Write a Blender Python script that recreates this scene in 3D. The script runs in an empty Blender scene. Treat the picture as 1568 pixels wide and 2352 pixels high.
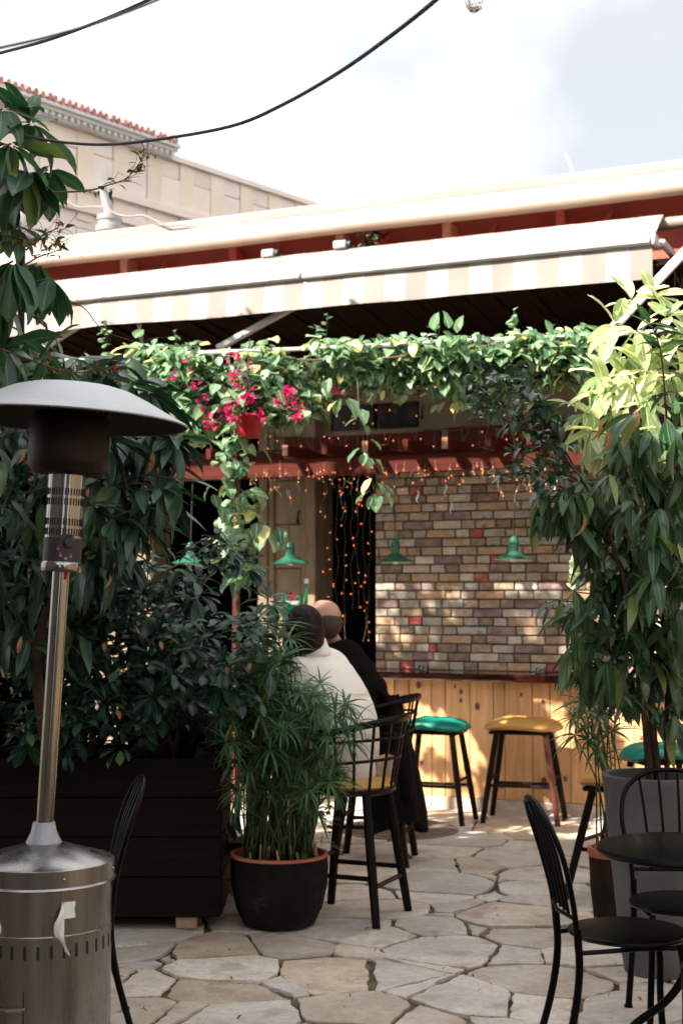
import bpy, math, random
import numpy as np
from mathutils import Vector, Matrix, noise as mnoise

R = random.Random(7)
C = bpy.context.scene.collection
SC = bpy.context.scene
rad = math.radians

# ------------------------------------------------------------------ camera
CAMZ = 1.55
FPX = 3267.0                      # focal length in photo pixels (1568 x 2352 sheet)
PITCH = math.atan(199 / FPX)
cam = bpy.data.cameras.new('camera')
cam.sensor_fit = 'VERTICAL'
cam.sensor_height = 36.0
cam.sensor_width = 24.0
cam.lens = 50.0
cam.clip_end = 500
cam.dof.use_dof = True
cam.dof.focus_distance = 5.3
cam.dof.aperture_fstop = 3.4
cam_o = bpy.data.objects.new('camera', cam)
C.objects.link(cam_o)
cam_o.location = (0, 0, CAMZ)
cam_o.rotation_euler = (math.pi / 2 + PITCH, 0, 0)
SC.camera = cam_o

# ------------------------------------------------------------------ sky and sun
SUN_EL, SUN_AZ = rad(42), rad(212)            # azimuth of the sun counted from +X
sdir = Vector((math.cos(SUN_EL) * math.cos(SUN_AZ), math.cos(SUN_EL) * math.sin(SUN_AZ), math.sin(SUN_EL)))
w = bpy.data.worlds.new('World')
SC.world = w
w.use_nodes = True
nt = w.node_tree
nt.nodes.clear()
out = nt.nodes.new('ShaderNodeOutputWorld')
bg = nt.nodes.new('ShaderNodeBackground')
bg.inputs['Strength'].default_value = 0.1
sky = nt.nodes.new('ShaderNodeTexSky')
sky.sky_type = 'NISHITA'
sky.sun_disc = False
sky.sun_elevation = SUN_EL
sky.sun_rotation = math.atan2(sdir.x, sdir.y)
tc = nt.nodes.new('ShaderNodeTexCoord')
nz = nt.nodes.new('ShaderNodeTexNoise')
nz.inputs['Scale'].default_value = 2.4
nz.inputs['Detail'].default_value = 5
nz.inputs['Roughness'].default_value = 0.5
cr = nt.nodes.new('ShaderNodeValToRGB')                 # grey and bright parts of the thin cloud cover
cr.color_ramp.elements[0].position = 0.34
cr.color_ramp.elements[0].color = (1.06, 1.066, 1.085, 1)
cr.color_ramp.elements[1].position = 0.74
cr.color_ramp.elements[1].color = (3.5, 3.51, 3.55, 1)
mx = nt.nodes.new('ShaderNodeMix')
mx.data_type = 'RGBA'
mx.inputs['Factor'].default_value = 0.94
mpw = nt.nodes.new('ShaderNodeMapping')
mpw.inputs['Location'].default_value = (8.8, 5.1, 1.4)
nt.links.new(tc.outputs['Generated'], mpw.inputs['Vector'])
nt.links.new(mpw.outputs['Vector'], nz.inputs['Vector'])
nt.links.new(nz.outputs['Fac'], cr.inputs['Fac'])
nt.links.new(cr.outputs['Color'], mx.inputs['B'])
nt.links.new(sky.outputs['Color'], mx.inputs['A'])
nt.links.new(mx.outputs['Result'], bg.inputs['Color'])
nt.links.new(bg.outputs['Background'], out.inputs['Surface'])

sl = bpy.data.lights.new('sun', 'SUN')
sl.energy = 2.3
sl.angle = rad(0.6)
sl.color = (1.0, 0.93, 0.83)
so = bpy.data.objects.new('sun', sl)
C.objects.link(so)
so.rotation_euler = sdir.to_track_quat('Z', 'Y').to_euler()
so.location = (-6, -3, 12)

SC.view_settings.view_transform = 'Standard'
SC.view_settings.look = 'None'
SC.view_settings.gamma = 1.0
SC.view_settings.exposure = 2.9
SC.view_settings.use_curve_mapping = False
SC.render.engine = 'CYCLES'
SC.cycles.use_denoising = True
SC.cycles.max_bounces = 6
SC.cycles.diffuse_bounces = 3
SC.cycles.glossy_bounces = 3
SC.cycles.transmission_bounces = 4
SC.cycles.transparent_max_bounces = 6
SC.cycles.use_adaptive_sampling = True
SC.cycles.adaptive_threshold = 0.03
SC.cycles.sample_clamp_indirect = 6.0

# ------------------------------------------------------------------ measuring helpers
ca, sa = math.cos(PITCH), math.sin(PITCH)

def ray(px, py):
    dx, dy = (px - 784) / FPX, (1176 - py) / FPX
    return Vector((dx, ca - dy * sa, sa + dy * ca))

def W(px, py, Y):
    d = ray(px, py)
    return Vector((0, 0, CAMZ)) + d * (Y / d.y)

def G(px, py, z=0.0):
    d = ray(px, py)
    return Vector((0, 0, CAMZ)) + d * ((z - CAMZ) / d.z)

def proj(p):
    q = Vector(p) - Vector((0, 0, CAMZ))
    f = q.y * ca + q.z * sa
    u = -q.y * sa + q.z * ca
    if f < 0.05:
        return (-9999, -9999, f)
    return (784 + FPX * q.x / f, 1176 - FPX * u / f, f)

FROT = rad(-24)
FO = G(954, 1851)
FM = Matrix.Translation(FO) @ Matrix.Rotation(FROT, 4, 'Z')
FMI = FM.inverted()

def fpx(px, py, t):
    """pixel -> (s, z) on the plane parallel to the facade at depth t"""
    o = FMI @ Vector((0, 0, CAMZ))
    d = FMI.to_3x3() @ ray(px, py)
    k = (t - o.y) / d.y
    p = o + d * k
    return p.x, p.z

# ------------------------------------------------------------------ mesh helpers
class MB:
    def __init__(s):
        s.v, s.f, s.uv = [], [], []

    def add(s, v, f, uv=None):
        b = len(s.v)
        s.v += [tuple(p) for p in v]
        s.f += [tuple(i + b for i in q) for q in f]
        s.uv += uv if uv else [(0.5, 0.5)] * len(v)
        return s

    def box(s, c, d, rot=None, M=None):
        x, y, z = d[0] / 2, d[1] / 2, d[2] / 2
        v = [Vector(p) for p in ((-x, -y, -z), (x, -y, -z), (x, y, -z), (-x, y, -z), (-x, -y, z), (x, -y, z), (x, y, z), (-x, y, z))]
        if rot is not None:
            Rm = Matrix.Rotation(rot[2], 3, 'Z') @ Matrix.Rotation(rot[1], 3, 'Y') @ Matrix.Rotation(rot[0], 3, 'X')
            v = [Rm @ p for p in v]
        if M is not None:
            v = [M @ p for p in v]
        v = [p + Vector(c) for p in v]
        return s.add(v, [(0, 3, 2, 1), (4, 5, 6, 7), (0, 1, 5, 4), (1, 2, 6, 5), (2, 3, 7, 6), (3, 0, 4, 7)])

    def bevbox(s, lo, hi, b=0.004):
        """box with chamfered edges"""
        lo, hi = Vector(lo), Vector(hi)
        c, h = (lo + hi) / 2, (hi - lo) / 2
        b = min(b, min(h) * 0.8)
        v = []
        idx = {}
        for ax in range(3):
            for sx in (-1, 1):
                for sy in (-1, 1):
                    for sz in (-1, 1):
                        sg = (sx, sy, sz)
                        p = [c[i] + sg[i] * (h[i] - (0 if i == ax else b)) for i in range(3)]
                        idx[(ax,) + sg] = len(v)
                        v.append(p)
        f = []
        for ax in range(3):
            a1, a2 = (ax + 1) % 3, (ax + 2) % 3
            for sg in (-1, 1):
                q = []
                for (u, w_) in ((-1, -1), (1, -1), (1, 1), (-1, 1)):
                    t = [0, 0, 0]
                    t[ax], t[a1], t[a2] = sg, u, w_
                    q.append(idx[(ax, *t)])
                f.append(q if sg > 0 else q[::-1])
        for ax in range(3):
            a1, a2 = (ax + 1) % 3, (ax + 2) % 3
            for u in (-1, 1):
                for w_ in (-1, 1):
                    q = []
                    for (axis, e) in ((a1, -1), (a1, 1), (a2, 1), (a2, -1)):
                        t = [0, 0, 0]
                        t[ax], t[a1], t[a2] = e, u, w_
                        q.append(idx[(axis, *t)])
                    f.append(q if u * w_ < 0 else q[::-1])
        for sx in (-1, 1):
            for sy in (-1, 1):
                for sz in (-1, 1):
                    q = [idx[(0, sx, sy, sz)], idx[(1, sx, sy, sz)], idx[(2, sx, sy, sz)]]
                    f.append(q if sx * sy * sz > 0 else q[::-1])
        return s.add(v, f)

    def tube(s, pts, r, n=8, cap=True):
        pts = [Vector(p) for p in pts]
        m = len(pts)
        rr = r if isinstance(r, (list, tuple)) else [r] * m
        v, f = [], []
        prev = None
        for i, p in enumerate(pts):
            t = (pts[min(i + 1, m - 1)] - pts[max(i - 1, 0)])
            if t.length < 1e-9:
                t = Vector((0, 0, 1))
            t.normalize()
            if prev is None:
                a = Vector((0, 0, 1)) if abs(t.z) < 0.9 else Vector((1, 0, 0))
                u = t.cross(a).normalized()
            else:
                u = (prev - t * prev.dot(t))
                u = u.normalized() if u.length > 1e-6 else t.orthogonal().normalized()
            prev = u
            w_ = t.cross(u)
            for k in range(n):
                an = 2 * math.pi * k / n
                v.append(p + (u * math.cos(an) + w_ * math.sin(an)) * rr[i])
        for i in range(m - 1):
            for k in range(n):
                a, b = i * n + k, i * n + (k + 1) % n
                f.append((a, b, b + n, a + n))
        if cap:
            f.append(tuple(range(n))[::-1])
            f.append(tuple(range((m - 1) * n, m * n)))
        return s.add(v, f)

    def lathe(s, prof, n=24, c=(0, 0, 0), sx=1, sy=1, cap=True):
        v, f = [], []
        m = len(prof)
        for (r, z) in prof:
            for k in range(n):
                an = 2 * math.pi * k / n
                v.append((c[0] + r * math.cos(an) * sx, c[1] + r * math.sin(an) * sy, c[2] + z))
        for i in range(m - 1):
            for k in range(n):
                a, b = i * n + k, i * n + (k + 1) % n
                f.append((a, b, b + n, a + n))
        if cap and prof[0][0] > 1e-4:
            f.append(tuple(range(n))[::-1])
        if cap and prof[-1][0] > 1e-4:
            f.append(tuple(range((m - 1) * n, m * n)))
        return s.add(v, f)

    def ell(s, c, r, M=None, n=14, m=8):
        v, f = [], []
        for i in range(m + 1):
            ph = math.pi * i / m
            for k in range(n):
                th = 2 * math.pi * k / n
                p = Vector((r[0] * math.sin(ph) * math.cos(th), r[1] * math.sin(ph) * math.sin(th), -r[2] * math.cos(ph)))
                if M is not None:
                    p = M @ p
                v.append(p + Vector(c))
        for i in range(m):
            for k in range(n):
                a, b = i * n + k, i * n + (k + 1) % n
                f.append((a, b, b + n, a + n))
        return s.add(v, f)

    def caps(s, a, b, ra, rb, n=12):
        a, b = Vector(a), Vector(b)
        d = (b - a).normalized()
        pts, rs = [], []
        for k in range(4):
            an = math.pi / 2 * (k + 0.15) / 4
            pts.append(a - d * ra * math.cos(an)); rs.append(ra * math.sin(an))
        for t in (0, 0.5, 1):
            pts.append(a.lerp(b, t)); rs.append(ra + (rb - ra) * t)
        for k in range(3, -1, -1):
            an = math.pi / 2 * (k + 0.15) / 4
            pts.append(b + d * rb * math.cos(an)); rs.append(rb * math.sin(an))
        return s.tube(pts, rs, n)

    def xf(s, M):
        s.v = [tuple(M @ Vector(p)) for p in s.v]
        return s

    def mesh(s, name, mat, smooth=True, off=None):
        me = bpy.data.meshes.new(name)
        v = s.v if off is None else [(p[0] - off[0], p[1] - off[1], p[2] - off[2]) for p in s.v]
        me.from_pydata(v, [], s.f)
        if mat:
            me.materials.append(mat)
        if any(u != (0.5, 0.5) for u in s.uv):
            ul = me.uv_layers.new(name='UVMap')
            li = np.zeros(len(me.loops), dtype=np.int32)
            me.loops.foreach_get('vertex_index', li)
            ul.data.foreach_set('uv', np.array(s.uv, dtype=np.float32)[li].ravel())
        if smooth is True:
            me.polygons.foreach_set('use_smooth', [True] * len(me.polygons))
        elif smooth:
            me.polygons.foreach_set('use_smooth', [True] * len(me.polygons))
            me.set_sharp_from_angle(angle=rad(smooth))
        me.update()
        return me

    def obj(s, name, mat, parent=None, smooth=40, off=None):
        if parent is not None and off == 'root':
            off = parent.location
        return link(name, s.mesh(name, mat, smooth, off), parent)

def link(name, me, parent=None):
    o = bpy.data.objects.new(name, me)
    C.objects.link(o)
    if parent is not None:
        o.parent = parent
    return o

def tag(o, label=None, cat=None, group=None, kind=None):
    if label: o['label'] = label
    if cat: o['category'] = cat
    if group: o['group'] = group
    if kind: o['kind'] = kind
    return o

def thing(name, label, cat, loc=(0, 0, 0), rz=0.0, group=None):
    o = bpy.data.objects.new(name, None)
    C.objects.link(o)
    o.empty_display_size = 0.1
    o.location = loc
    o.rotation_euler = (0, 0, rz)
    return tag(o, label, cat, group)

def fthing(name, label, cat, group=None):
    """a thing whose local frame is the facade: x along it, y into it, z up"""
    return thing(name, label, cat, FO, FROT, group)

def catmull(pts, k=6):
    pts = [Vector(p) for p in pts]
    P = [pts[0] * 2 - pts[1]] + pts + [pts[-1] * 2 - pts[-2]]
    o = []
    for i in range(1, len(P) - 2):
        for j in range(k):
            t = j / k
            a, b, c, d = P[i - 1], P[i], P[i + 1], P[i + 2]
            o.append(0.5 * ((2 * b) + (c - a) * t + (2 * a - 5 * b + 4 * c - d) * t * t + (-a + 3 * b - 3 * c + d) * t ** 3))
    o.append(pts[-1])
    return o

# ------------------------------------------------------------------ materials
def newmat(name):
    m = bpy.data.materials.new(name)
    m.use_nodes = True
    n = m.node_tree
    p = n.nodes['Principled BSDF']
    return m, n, p

def rgb(c):
    return (c[0], c[1], c[2], 1)

def pm(name, c1, c2=None, rough=0.6, metal=0.0, scale=8.0, stretch=(1, 1, 1), bump=0.0, bscale=None, detail=6, spec=0.5,
       vary=0.0, lo=0.35, hi=0.65, rvar=0.0, coat=0.0, third=None):
    m, n, p = newmat(name)
    p.inputs['Roughness'].default_value = rough
    p.inputs['Metallic'].default_value = metal
    p.inputs['Specular IOR Level'].default_value = spec
    p.inputs['Coat Weight'].default_value = coat
    if c2 is None:
        c2 = tuple(x * 0.8 for x in c1)
    t = n.nodes.new('ShaderNodeTexCoord')
    mp = n.nodes.new('ShaderNodeMapping')
    mp.inputs['Scale'].default_value = stretch
    oi = n.nodes.new('ShaderNodeObjectInfo')
    # shift the pattern per object so copies differ
    ad = n.nodes.new('ShaderNodeVectorMath'); ad.operation = 'MULTIPLY_ADD'
    n.links.new(oi.outputs['Random'], ad.inputs[0])
    ad.inputs[1].default_value = (37, 23, 51)
    n.links.new(t.outputs['Object'], ad.inputs[2])
    n.links.new(ad.outputs[0], mp.inputs['Vector'])
    z = n.nodes.new('ShaderNodeTexNoise')
    z.inputs['Scale'].default_value = scale
    z.inputs['Detail'].default_value = detail
    z.inputs['Roughness'].default_value = 0.62
    n.links.new(mp.outputs['Vector'], z.inputs['Vector'])
    r = n.nodes.new('ShaderNodeValToRGB')
    r.color_ramp.elements[0].position = lo
    r.color_ramp.elements[1].position = hi
    r.color_ramp.elements[0].color = rgb(c1)
    r.color_ramp.elements[1].color = rgb(c2)
    if third:
        e = r.color_ramp.elements.new(min(0.98, hi + 0.12)); e.color = rgb(third)
    n.links.new(z.outputs['Fac'], r.inputs['Fac'])
    col = r.outputs['Color']
    if vary:
        hs = n.nodes.new('ShaderNodeHueSaturation')
        mr = n.nodes.new('ShaderNodeMapRange')
        mr.inputs['To Min'].default_value = 1 - vary
        mr.inputs['To Max'].default_value = 1 + vary
        n.links.new(oi.outputs['Random'], mr.inputs['Value'])
        n.links.new(mr.outputs['Result'], hs.inputs['Value'])
        n.links.new(col, hs.inputs['Color'])
        col = hs.outputs['Color']
    n.links.new(col, p.inputs['Base Color'])
    if rvar:
        mr2 = n.nodes.new('ShaderNodeMapRange')
        mr2.inputs['To Min'].default_value = max(0.02, rough - rvar)
        mr2.inputs['To Max'].default_value = min(1, rough + rvar)
        n.links.new(z.outputs['Fac'], mr2.inputs['Value'])
        n.links.new(mr2.outputs['Result'], p.inputs['Roughness'])
    if bump:
        b = n.nodes.new('ShaderNodeBump')
        b.inputs['Strength'].default_value = bump
        b.inputs['Distance'].default_value = 0.01
        z2 = n.nodes.new('ShaderNodeTexNoise')
        z2.inputs['Scale'].default_value = bscale or scale * 4
        z2.inputs['Detail'].default_value = 8
        n.links.new(mp.outputs['Vector'], z2.inputs['Vector'])
        n.links.new(z2.outputs['Fac'], b.inputs['Height'])
        n.links.new(b.outputs['Normal'], p.inputs['Normal'])
    return m

def leafmat(name, c1, c2, rough=0.35, trans=0.35, tcol=None, spots=0.0, edge=None, spec=0.5):
    """leaf: colour differs leaf by leaf, paler midrib and side veins, light shines through"""
    m, n, p = newmat(name)
    L = n.links
    oi = n.nodes.new('ShaderNodeObjectInfo')
    ge = n.nodes.new('ShaderNodeNewGeometry')
    a = n.nodes.new('ShaderNodeMath'); a.operation = 'ADD'
    L.new(oi.outputs['Random'], a.inputs[0]); L.new(ge.outputs['Random Per Island'], a.inputs[1])
    fr = n.nodes.new('ShaderNodeMath'); fr.operation = 'FRACT'
    L.new(a.outputs[0], fr.inputs[0])
    r = n.nodes.new('ShaderNodeValToRGB')
    r.color_ramp.elements[0].color = rgb(c1); r.color_ramp.elements[1].color = rgb(c2)
    r.color_ramp.elements[0].position = 0.1
    r.color_ramp.elements[1].position = 0.90
    e_ = r.color_ramp.elements.new(0.965); e_.color = rgb([min(.9, c2[0] * 2.4), min(.9, c2[1] * 1.5), c2[2] * 1.0])
    L.new(fr.outputs[0], r.inputs['Fac'])
    uv = n.nodes.new('ShaderNodeUVMap'); uv.uv_map = 'UVMap'
    sp = n.nodes.new('ShaderNodeSeparateXYZ'); L.new(uv.outputs['UV'], sp.inputs[0])
    d = n.nodes.new('ShaderNodeMath'); d.operation = 'SUBTRACT'; d.inputs[1].default_value = 0.5
    L.new(sp.outputs['X'], d.inputs[0])
    ab = n.nodes.new('ShaderNodeMath'); ab.operation = 'ABSOLUTE'; L.new(d.outputs[0], ab.inputs[0])
    rib = n.nodes.new('ShaderNodeMapRange')
    rib.inputs['From Min'].default_value = 0.02; rib.inputs['From Max'].default_value = 0.06
    rib.inputs['To Min'].default_value = 0.75; rib.inputs['To Max'].default_value = 0.0
    L.new(ab.outputs[0], rib.inputs['Value'])
    # side veins
    vv = n.nodes.new('ShaderNodeMath'); vv.operation = 'SUBTRACT'
    L.new(sp.outputs['Y'], vv.inputs[0]); L.new(ab.outputs[0], vv.inputs[1])
    vs = n.nodes.new('ShaderNodeMath'); vs.operation = 'MULTIPLY'; vs.inputs[1].default_value = 62
    L.new(vv.outputs[0], vs.inputs[0])
    sn = n.nodes.new('ShaderNodeMath'); sn.operation = 'SINE'; L.new(vs.outputs[0], sn.inputs[0])
    vr = n.nodes.new('ShaderNodeMapRange')
    vr.inputs['From Min'].default_value = 0.75; vr.inputs['From Max'].default_value = 1.0
    vr.inputs['To Min'].default_value = 0.0; vr.inputs['To Max'].default_value = 0.28
    L.new(sn.outputs[0], vr.inputs['Value'])
    mxm = n.nodes.new('ShaderNodeMath'); mxm.operation = 'MAXIMUM'
    L.new(rib.outputs['Result'], mxm.inputs[0]); L.new(vr.outputs['Result'], mxm.inputs[1])
    mix = n.nodes.new('ShaderNodeMix'); mix.data_type = 'RGBA'
    L.new(mxm.outputs[0], mix.inputs['Factor'])
    L.new(r.outputs['Color'], mix.inputs['A'])
    mix.inputs['B'].default_value = rgb([min(1, x * 1.5 + 0.035) for x in c2])
    col = mix.outputs['Result']
    # uneven pigment and blemishes
    tcn = n.nodes.new('ShaderNodeTexCoord')
    z = n.nodes.new('ShaderNodeTexNoise'); z.inputs['Scale'].default_value = 22; z.inputs['Detail'].default_value = 4
    L.new(tcn.outputs['Object'], z.inputs['Vector'])
    hs = n.nodes.new('ShaderNodeHueSaturation')
    mr = n.nodes.new('ShaderNodeMapRange'); mr.inputs['To Min'].default_value = 0.62; mr.inputs['To Max'].default_value = 1.35
    L.new(z.outputs['Fac'], mr.inputs['Value']); L.new(mr.outputs['Result'], hs.inputs['Value'])
    L.new(col, hs.inputs['Color'])
    col = hs.outputs['Color']
    if spots:
        z3 = n.nodes.new('ShaderNodeTexNoise'); z3.inputs['Scale'].default_value = 9; z3.inputs['Detail'].default_value = 3
        L.new(tcn.outputs['Object'], z3.inputs['Vector'])
        mr3 = n.nodes.new('ShaderNodeMapRange'); mr3.inputs['From Min'].default_value = 0.62; mr3.inputs['From Max'].default_value = 0.72
        mr3.inputs['To Max'].default_value = spots
        L.new(z3.outputs['Fac'], mr3.inputs['Value'])
        mx3 = n.nodes.new('ShaderNodeMix'); mx3.data_type = 'RGBA'
        L.new(mr3.outputs['Result'], mx3.inputs['Factor']); L.new(col, mx3.inputs['A'])
        mx3.inputs['B'].default_value = (0.33, 0.27, 0.06, 1)
        col = mx3.outputs['Result']
    L.new(col, p.inputs['Base Color'])
    p.inputs['Roughness'].default_value = rough
    p.inputs['Specular IOR Level'].default_value = spec
    tr = n.nodes.new('ShaderNodeBsdfTranslucent')
    hs2 = n.nodes.new('ShaderNodeHueSaturation'); hs2.inputs['Saturation'].default_value = 1.1; hs2.inputs['Value'].default_value = 1.6
    hs2.inputs['Hue'].default_value = 0.485
    L.new(col, hs2.inputs['Color'])
    if tcol:
        tr.inputs['Color'].default_value = rgb(tcol)
    else:
        L.new(hs2.outputs['Color'], tr.inputs['Color'])
    ms = n.nodes.new('ShaderNodeMixShader'); ms.inputs[0].default_value = trans
    L.new(p.outputs[0], ms.inputs[1]); L.new(tr.outputs[0], ms.inputs[2])
    o = n.nodes['Material Output']
    L.new(ms.outputs[0], o.inputs['Surface'])
    return m

def emat(name, c, s):
    m, n, p = newmat(name)
    p.inputs['Base Color'].default_value = rgb(c)
    p.inputs['Emission Color'].default_value = rgb(c)
    p.inputs['Emission Strength'].default_value = s
    return m

def glassmat(name, c, rough=0.02, trans=1.0):
    m, n, p = newmat(name)
    p.inputs['Base Color'].default_value = rgb(c)
    p.inputs['Transmission Weight'].default_value = trans
    p.inputs['Roughness'].default_value = rough
    p.inputs['IOR'].default_value = 1.45
    return m

M = {}
def stonemat(name, c1, c2, c3):
    m = pm(name, c1, c2, 0.78, scale=3.2, bump=0.7, bscale=16, vary=0.15, detail=10, lo=.40, hi=.58, third=c3)
    n = m.node_tree
    p = n.nodes['Principled BSDF']
    col = p.inputs['Base Color'].links[0].from_socket
    t = n.nodes.new('ShaderNodeTexCoord')
    for (sc, lo, hi, amt, dark) in ((26.0, .35, .65, .22, (0.20, 0.16, 0.12)), (85.0, .60, .70, .55, (0.10, 0.075, 0.05)), (5.0, .56, .66, .45, (0.27, 0.20, 0.13))):
        z = n.nodes.new('ShaderNodeTexNoise'); z.inputs['Scale'].default_value = sc; z.inputs['Detail'].default_value = 6
        oi = n.nodes.new('ShaderNodeObjectInfo')
        ad = n.nodes.new('ShaderNodeVectorMath'); ad.operation = 'ADD'
        n.links.new(t.outputs['Object'], ad.inputs[0]); n.links.new(oi.outputs['Location'], ad.inputs[1])
        n.links.new(ad.outputs[0], z.inputs['Vector'])
        r = n.nodes.new('ShaderNodeMapRange'); r.inputs['From Min'].default_value = lo; r.inputs['From Max'].default_value = hi; r.inputs['To Max'].default_value = amt
        n.links.new(z.outputs['Fac'], r.inputs['Value'])
        x = n.nodes.new('ShaderNodeMix'); x.data_type = 'RGBA'
        n.links.new(r.outputs['Result'], x.inputs['Factor']); n.links.new(col, x.inputs['A']); x.inputs['B'].default_value = rgb(dark)
        col = x.outputs['Result']
    n.links.new(col, p.inputs['Base Color'])
    return m
M['stone_floor'] = stonemat('beige flagstone', (0.50, 0.405, 0.32), (0.64, 0.555, 0.465), (0.54, 0.41, 0.29))
M['stone_grey'] = stonemat('grey flagstone', (0.48, 0.42, 0.365), (0.60, 0.545, 0.485), (0.52, 0.44, 0.36))
M['stone_tan'] = stonemat('tan flagstone', (0.46, 0.345, 0.245), (0.58, 0.475, 0.365), (0.42, 0.29, 0.19))
M['stone_pale'] = stonemat('pale flagstone', (0.56, 0.475, 0.385), (0.68, 0.61, 0.53), (0.52, 0.42, 0.31))
M['stone_old'] = pm('flagstone', (0.37, 0.305, 0.24), (0.50, 0.44, 0.37), 0.72, scale=5, bump=0.35, bscale=30, vary=0.15, detail=9, third=(0.44, 0.34, 0.235))
M['grout'] = pm('grout', (0.040, 0.028, 0.016), (0.20, 0.145, 0.09), 0.95, scale=7, bump=0.6, bscale=60, lo=.42, hi=.64, third=(0.07, 0.07, 0.03))
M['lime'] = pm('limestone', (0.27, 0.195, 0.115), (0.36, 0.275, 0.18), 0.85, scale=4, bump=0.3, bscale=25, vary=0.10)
M['lime_far'] = pm('far limestone', (0.72, 0.60, 0.525), (0.81, 0.72, 0.645), 0.85, scale=1.1, bump=0.2, bscale=14, vary=0.05, third=(.62, .49, .40))  # stone paled and pinked, with distance haze put into the colour
M['cornice'] = pm('pale cornice', (0.66, 0.66, 0.65), (0.76, 0.76, 0.75), 0.8, scale=3, bump=0.2)
M['rooftile'] = pm('red roof tile', (0.44, 0.20, 0.165), (0.56, 0.29, 0.25), 0.7, scale=6, vary=0.25)
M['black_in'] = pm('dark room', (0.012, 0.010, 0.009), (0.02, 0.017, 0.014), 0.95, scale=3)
M['mortar'] = pm('mortar', (0.075, 0.062, 0.05), (0.11, 0.09, 0.07), 0.95, scale=20, bump=0.3)
M['pine'] = pm('pine board', (0.60, 0.295, 0.115), (0.76, 0.43, 0.205), 0.5, scale=3.0, stretch=(9, 9, 0.7), bump=0.12, vary=0.16, detail=6, lo=.38, hi=.62)
M['knot'] = pm('pine knot', (0.13, 0.05, 0.02), (0.20, 0.08, 0.03), 0.6, scale=40)
M['bartop'] = pm('varnished bar top', (0.045, 0.010, 0.007), (0.085, 0.022, 0.014), 0.14, scale=3, stretch=(0.8, 6, 6), coat=0.6, bump=0.2, bscale=9)
M['redwood'] = pm('red stained beam', (0.15, 0.024, 0.013), (0.24, 0.046, 0.024), 0.5, scale=3, stretch=(0.8, 8, 8), bump=0.15, vary=0.1)
M['endgrain'] = pm('sawn beam end', (0.46, 0.20, 0.10), (0.58, 0.30, 0.16), 0.7, scale=20)
M['redpaint'] = pm('red painted fascia', (0.48, 0.062, 0.036), (0.54, 0.085, 0.05), 0.5, scale=3)
M['orangepaint'] = pm('orange painted post', (0.66, 0.26, 0.15), (0.72, 0.33, 0.21), 0.55, scale=3)
M['white_metal'] = pm('white aluminium', (0.44, 0.435, 0.42), (0.50, 0.495, 0.48), 0.4, scale=4)
M['cream_metal'] = pm('cream tube', (0.38, 0.27, 0.195), (0.43, 0.315, 0.235), 0.45, scale=3, detail=9)
M['parapet'] = pm('cream parapet', (0.36, 0.305, 0.255), (0.42, 0.37, 0.32), 0.8, scale=1.5, stretch=(0.6, 1, 4), bump=0.08, third=(.31, .26, .21))
M['grey_flash'] = pm('grey flashing', (0.33, 0.315, 0.30), (0.40, 0.385, 0.37), 0.5, scale=4)
M['arm'] = pm('grey awning arm', (0.42, 0.42, 0.40), (0.50, 0.50, 0.48), 0.35, scale=5)
M['reed'] = pm('reed mat', (0.030, 0.011, 0.006), (0.06, 0.025, 0.013), 0.9, scale=30, stretch=(1, 0.1, 1), bump=0.8, bscale=60)
M['cable'] = pm('black cable', (0.02, 0.016, 0.018), (0.035, 0.028, 0.03), 0.5, scale=20)
M['cable_grey'] = pm('grey cable', (0.16, 0.14, 0.15), (0.22, 0.2, 0.2), 0.5, scale=20)
M['steel'] = pm('brushed steel', (0.34, 0.325, 0.31), (0.48, 0.46, 0.44), 0.28, 1.0, scale=14, stretch=(1, 1, 0.06), rvar=0.12, bump=0.03, bscale=40)
M['steel_pol'] = pm('polished steel', (0.37, 0.355, 0.34), (0.47, 0.455, 0.44), 0.15, 1.0, scale=5, rvar=0.06)
M['dome_alu'] = pm('dull aluminium dome', (0.48, 0.48, 0.49), (0.60, 0.60, 0.61), 0.5, 0.55, scale=3, rvar=0.12, detail=9)
M['burnt'] = pm('heat stained mesh', (0.022, 0.011, 0.006), (0.045, 0.024, 0.014), 0.5, 0.6, scale=7)
M['black_plastic'] = pm('black plastic', (0.012, 0.012, 0.012), (0.02, 0.02, 0.02), 0.5, scale=10)
M['slot'] = pm('slot', (0.006, 0.006, 0.006), (0.01, 0.01, 0.01), 0.9)
M['paper'] = pm('torn paper', (0.70, 0.69, 0.67), (0.78, 0.77, 0.75), 0.8, scale=12)
M['redprint'] = pm('red print', (0.55, 0.02, 0.04), (0.6, 0.03, 0.05), 0.5)
M['whiteprint'] = pm('white print', (0.75, 0.75, 0.75), (0.8, 0.8, 0.8), 0.5)
M['grey_plastic'] = pm('grey plastic collar', (0.27, 0.28, 0.30), (0.33, 0.34, 0.36), 0.35)
M['iron'] = pm('black painted iron', (0.004, 0.004, 0.0045), (0.008, 0.008, 0.009), 0.34, scale=30, bump=0.05, rvar=0.08, spec=.16)
M['darkwood'] = pm('dark stained wood', (0.013, 0.006, 0.004), (0.028, 0.013, 0.009), 0.42, scale=6, stretch=(6, 6, 0.8), bump=0.15, spec=.35)
M['redleg'] = pm('mahogany leg', (0.13, 0.04, 0.035), (0.18, 0.06, 0.05), 0.35, scale=6, stretch=(6, 6, 0.8))
M['boxwood'] = pm('dark planter board', (0.009, 0.005, 0.004), (0.020, 0.011, 0.008), 0.7, scale=5, stretch=(0.6, 6, 8), bump=0.3, vary=0.25, spec=.3)
M['palewood'] = pm('raw wood block', (0.30, 0.21, 0.13), (0.38, 0.28, 0.18), 0.8, scale=20)
M['teal'] = pm('teal vinyl', (0.0, 0.26, 0.185), (0.0, 0.30, 0.215), 0.33, scale=6, bump=0.04)
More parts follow.
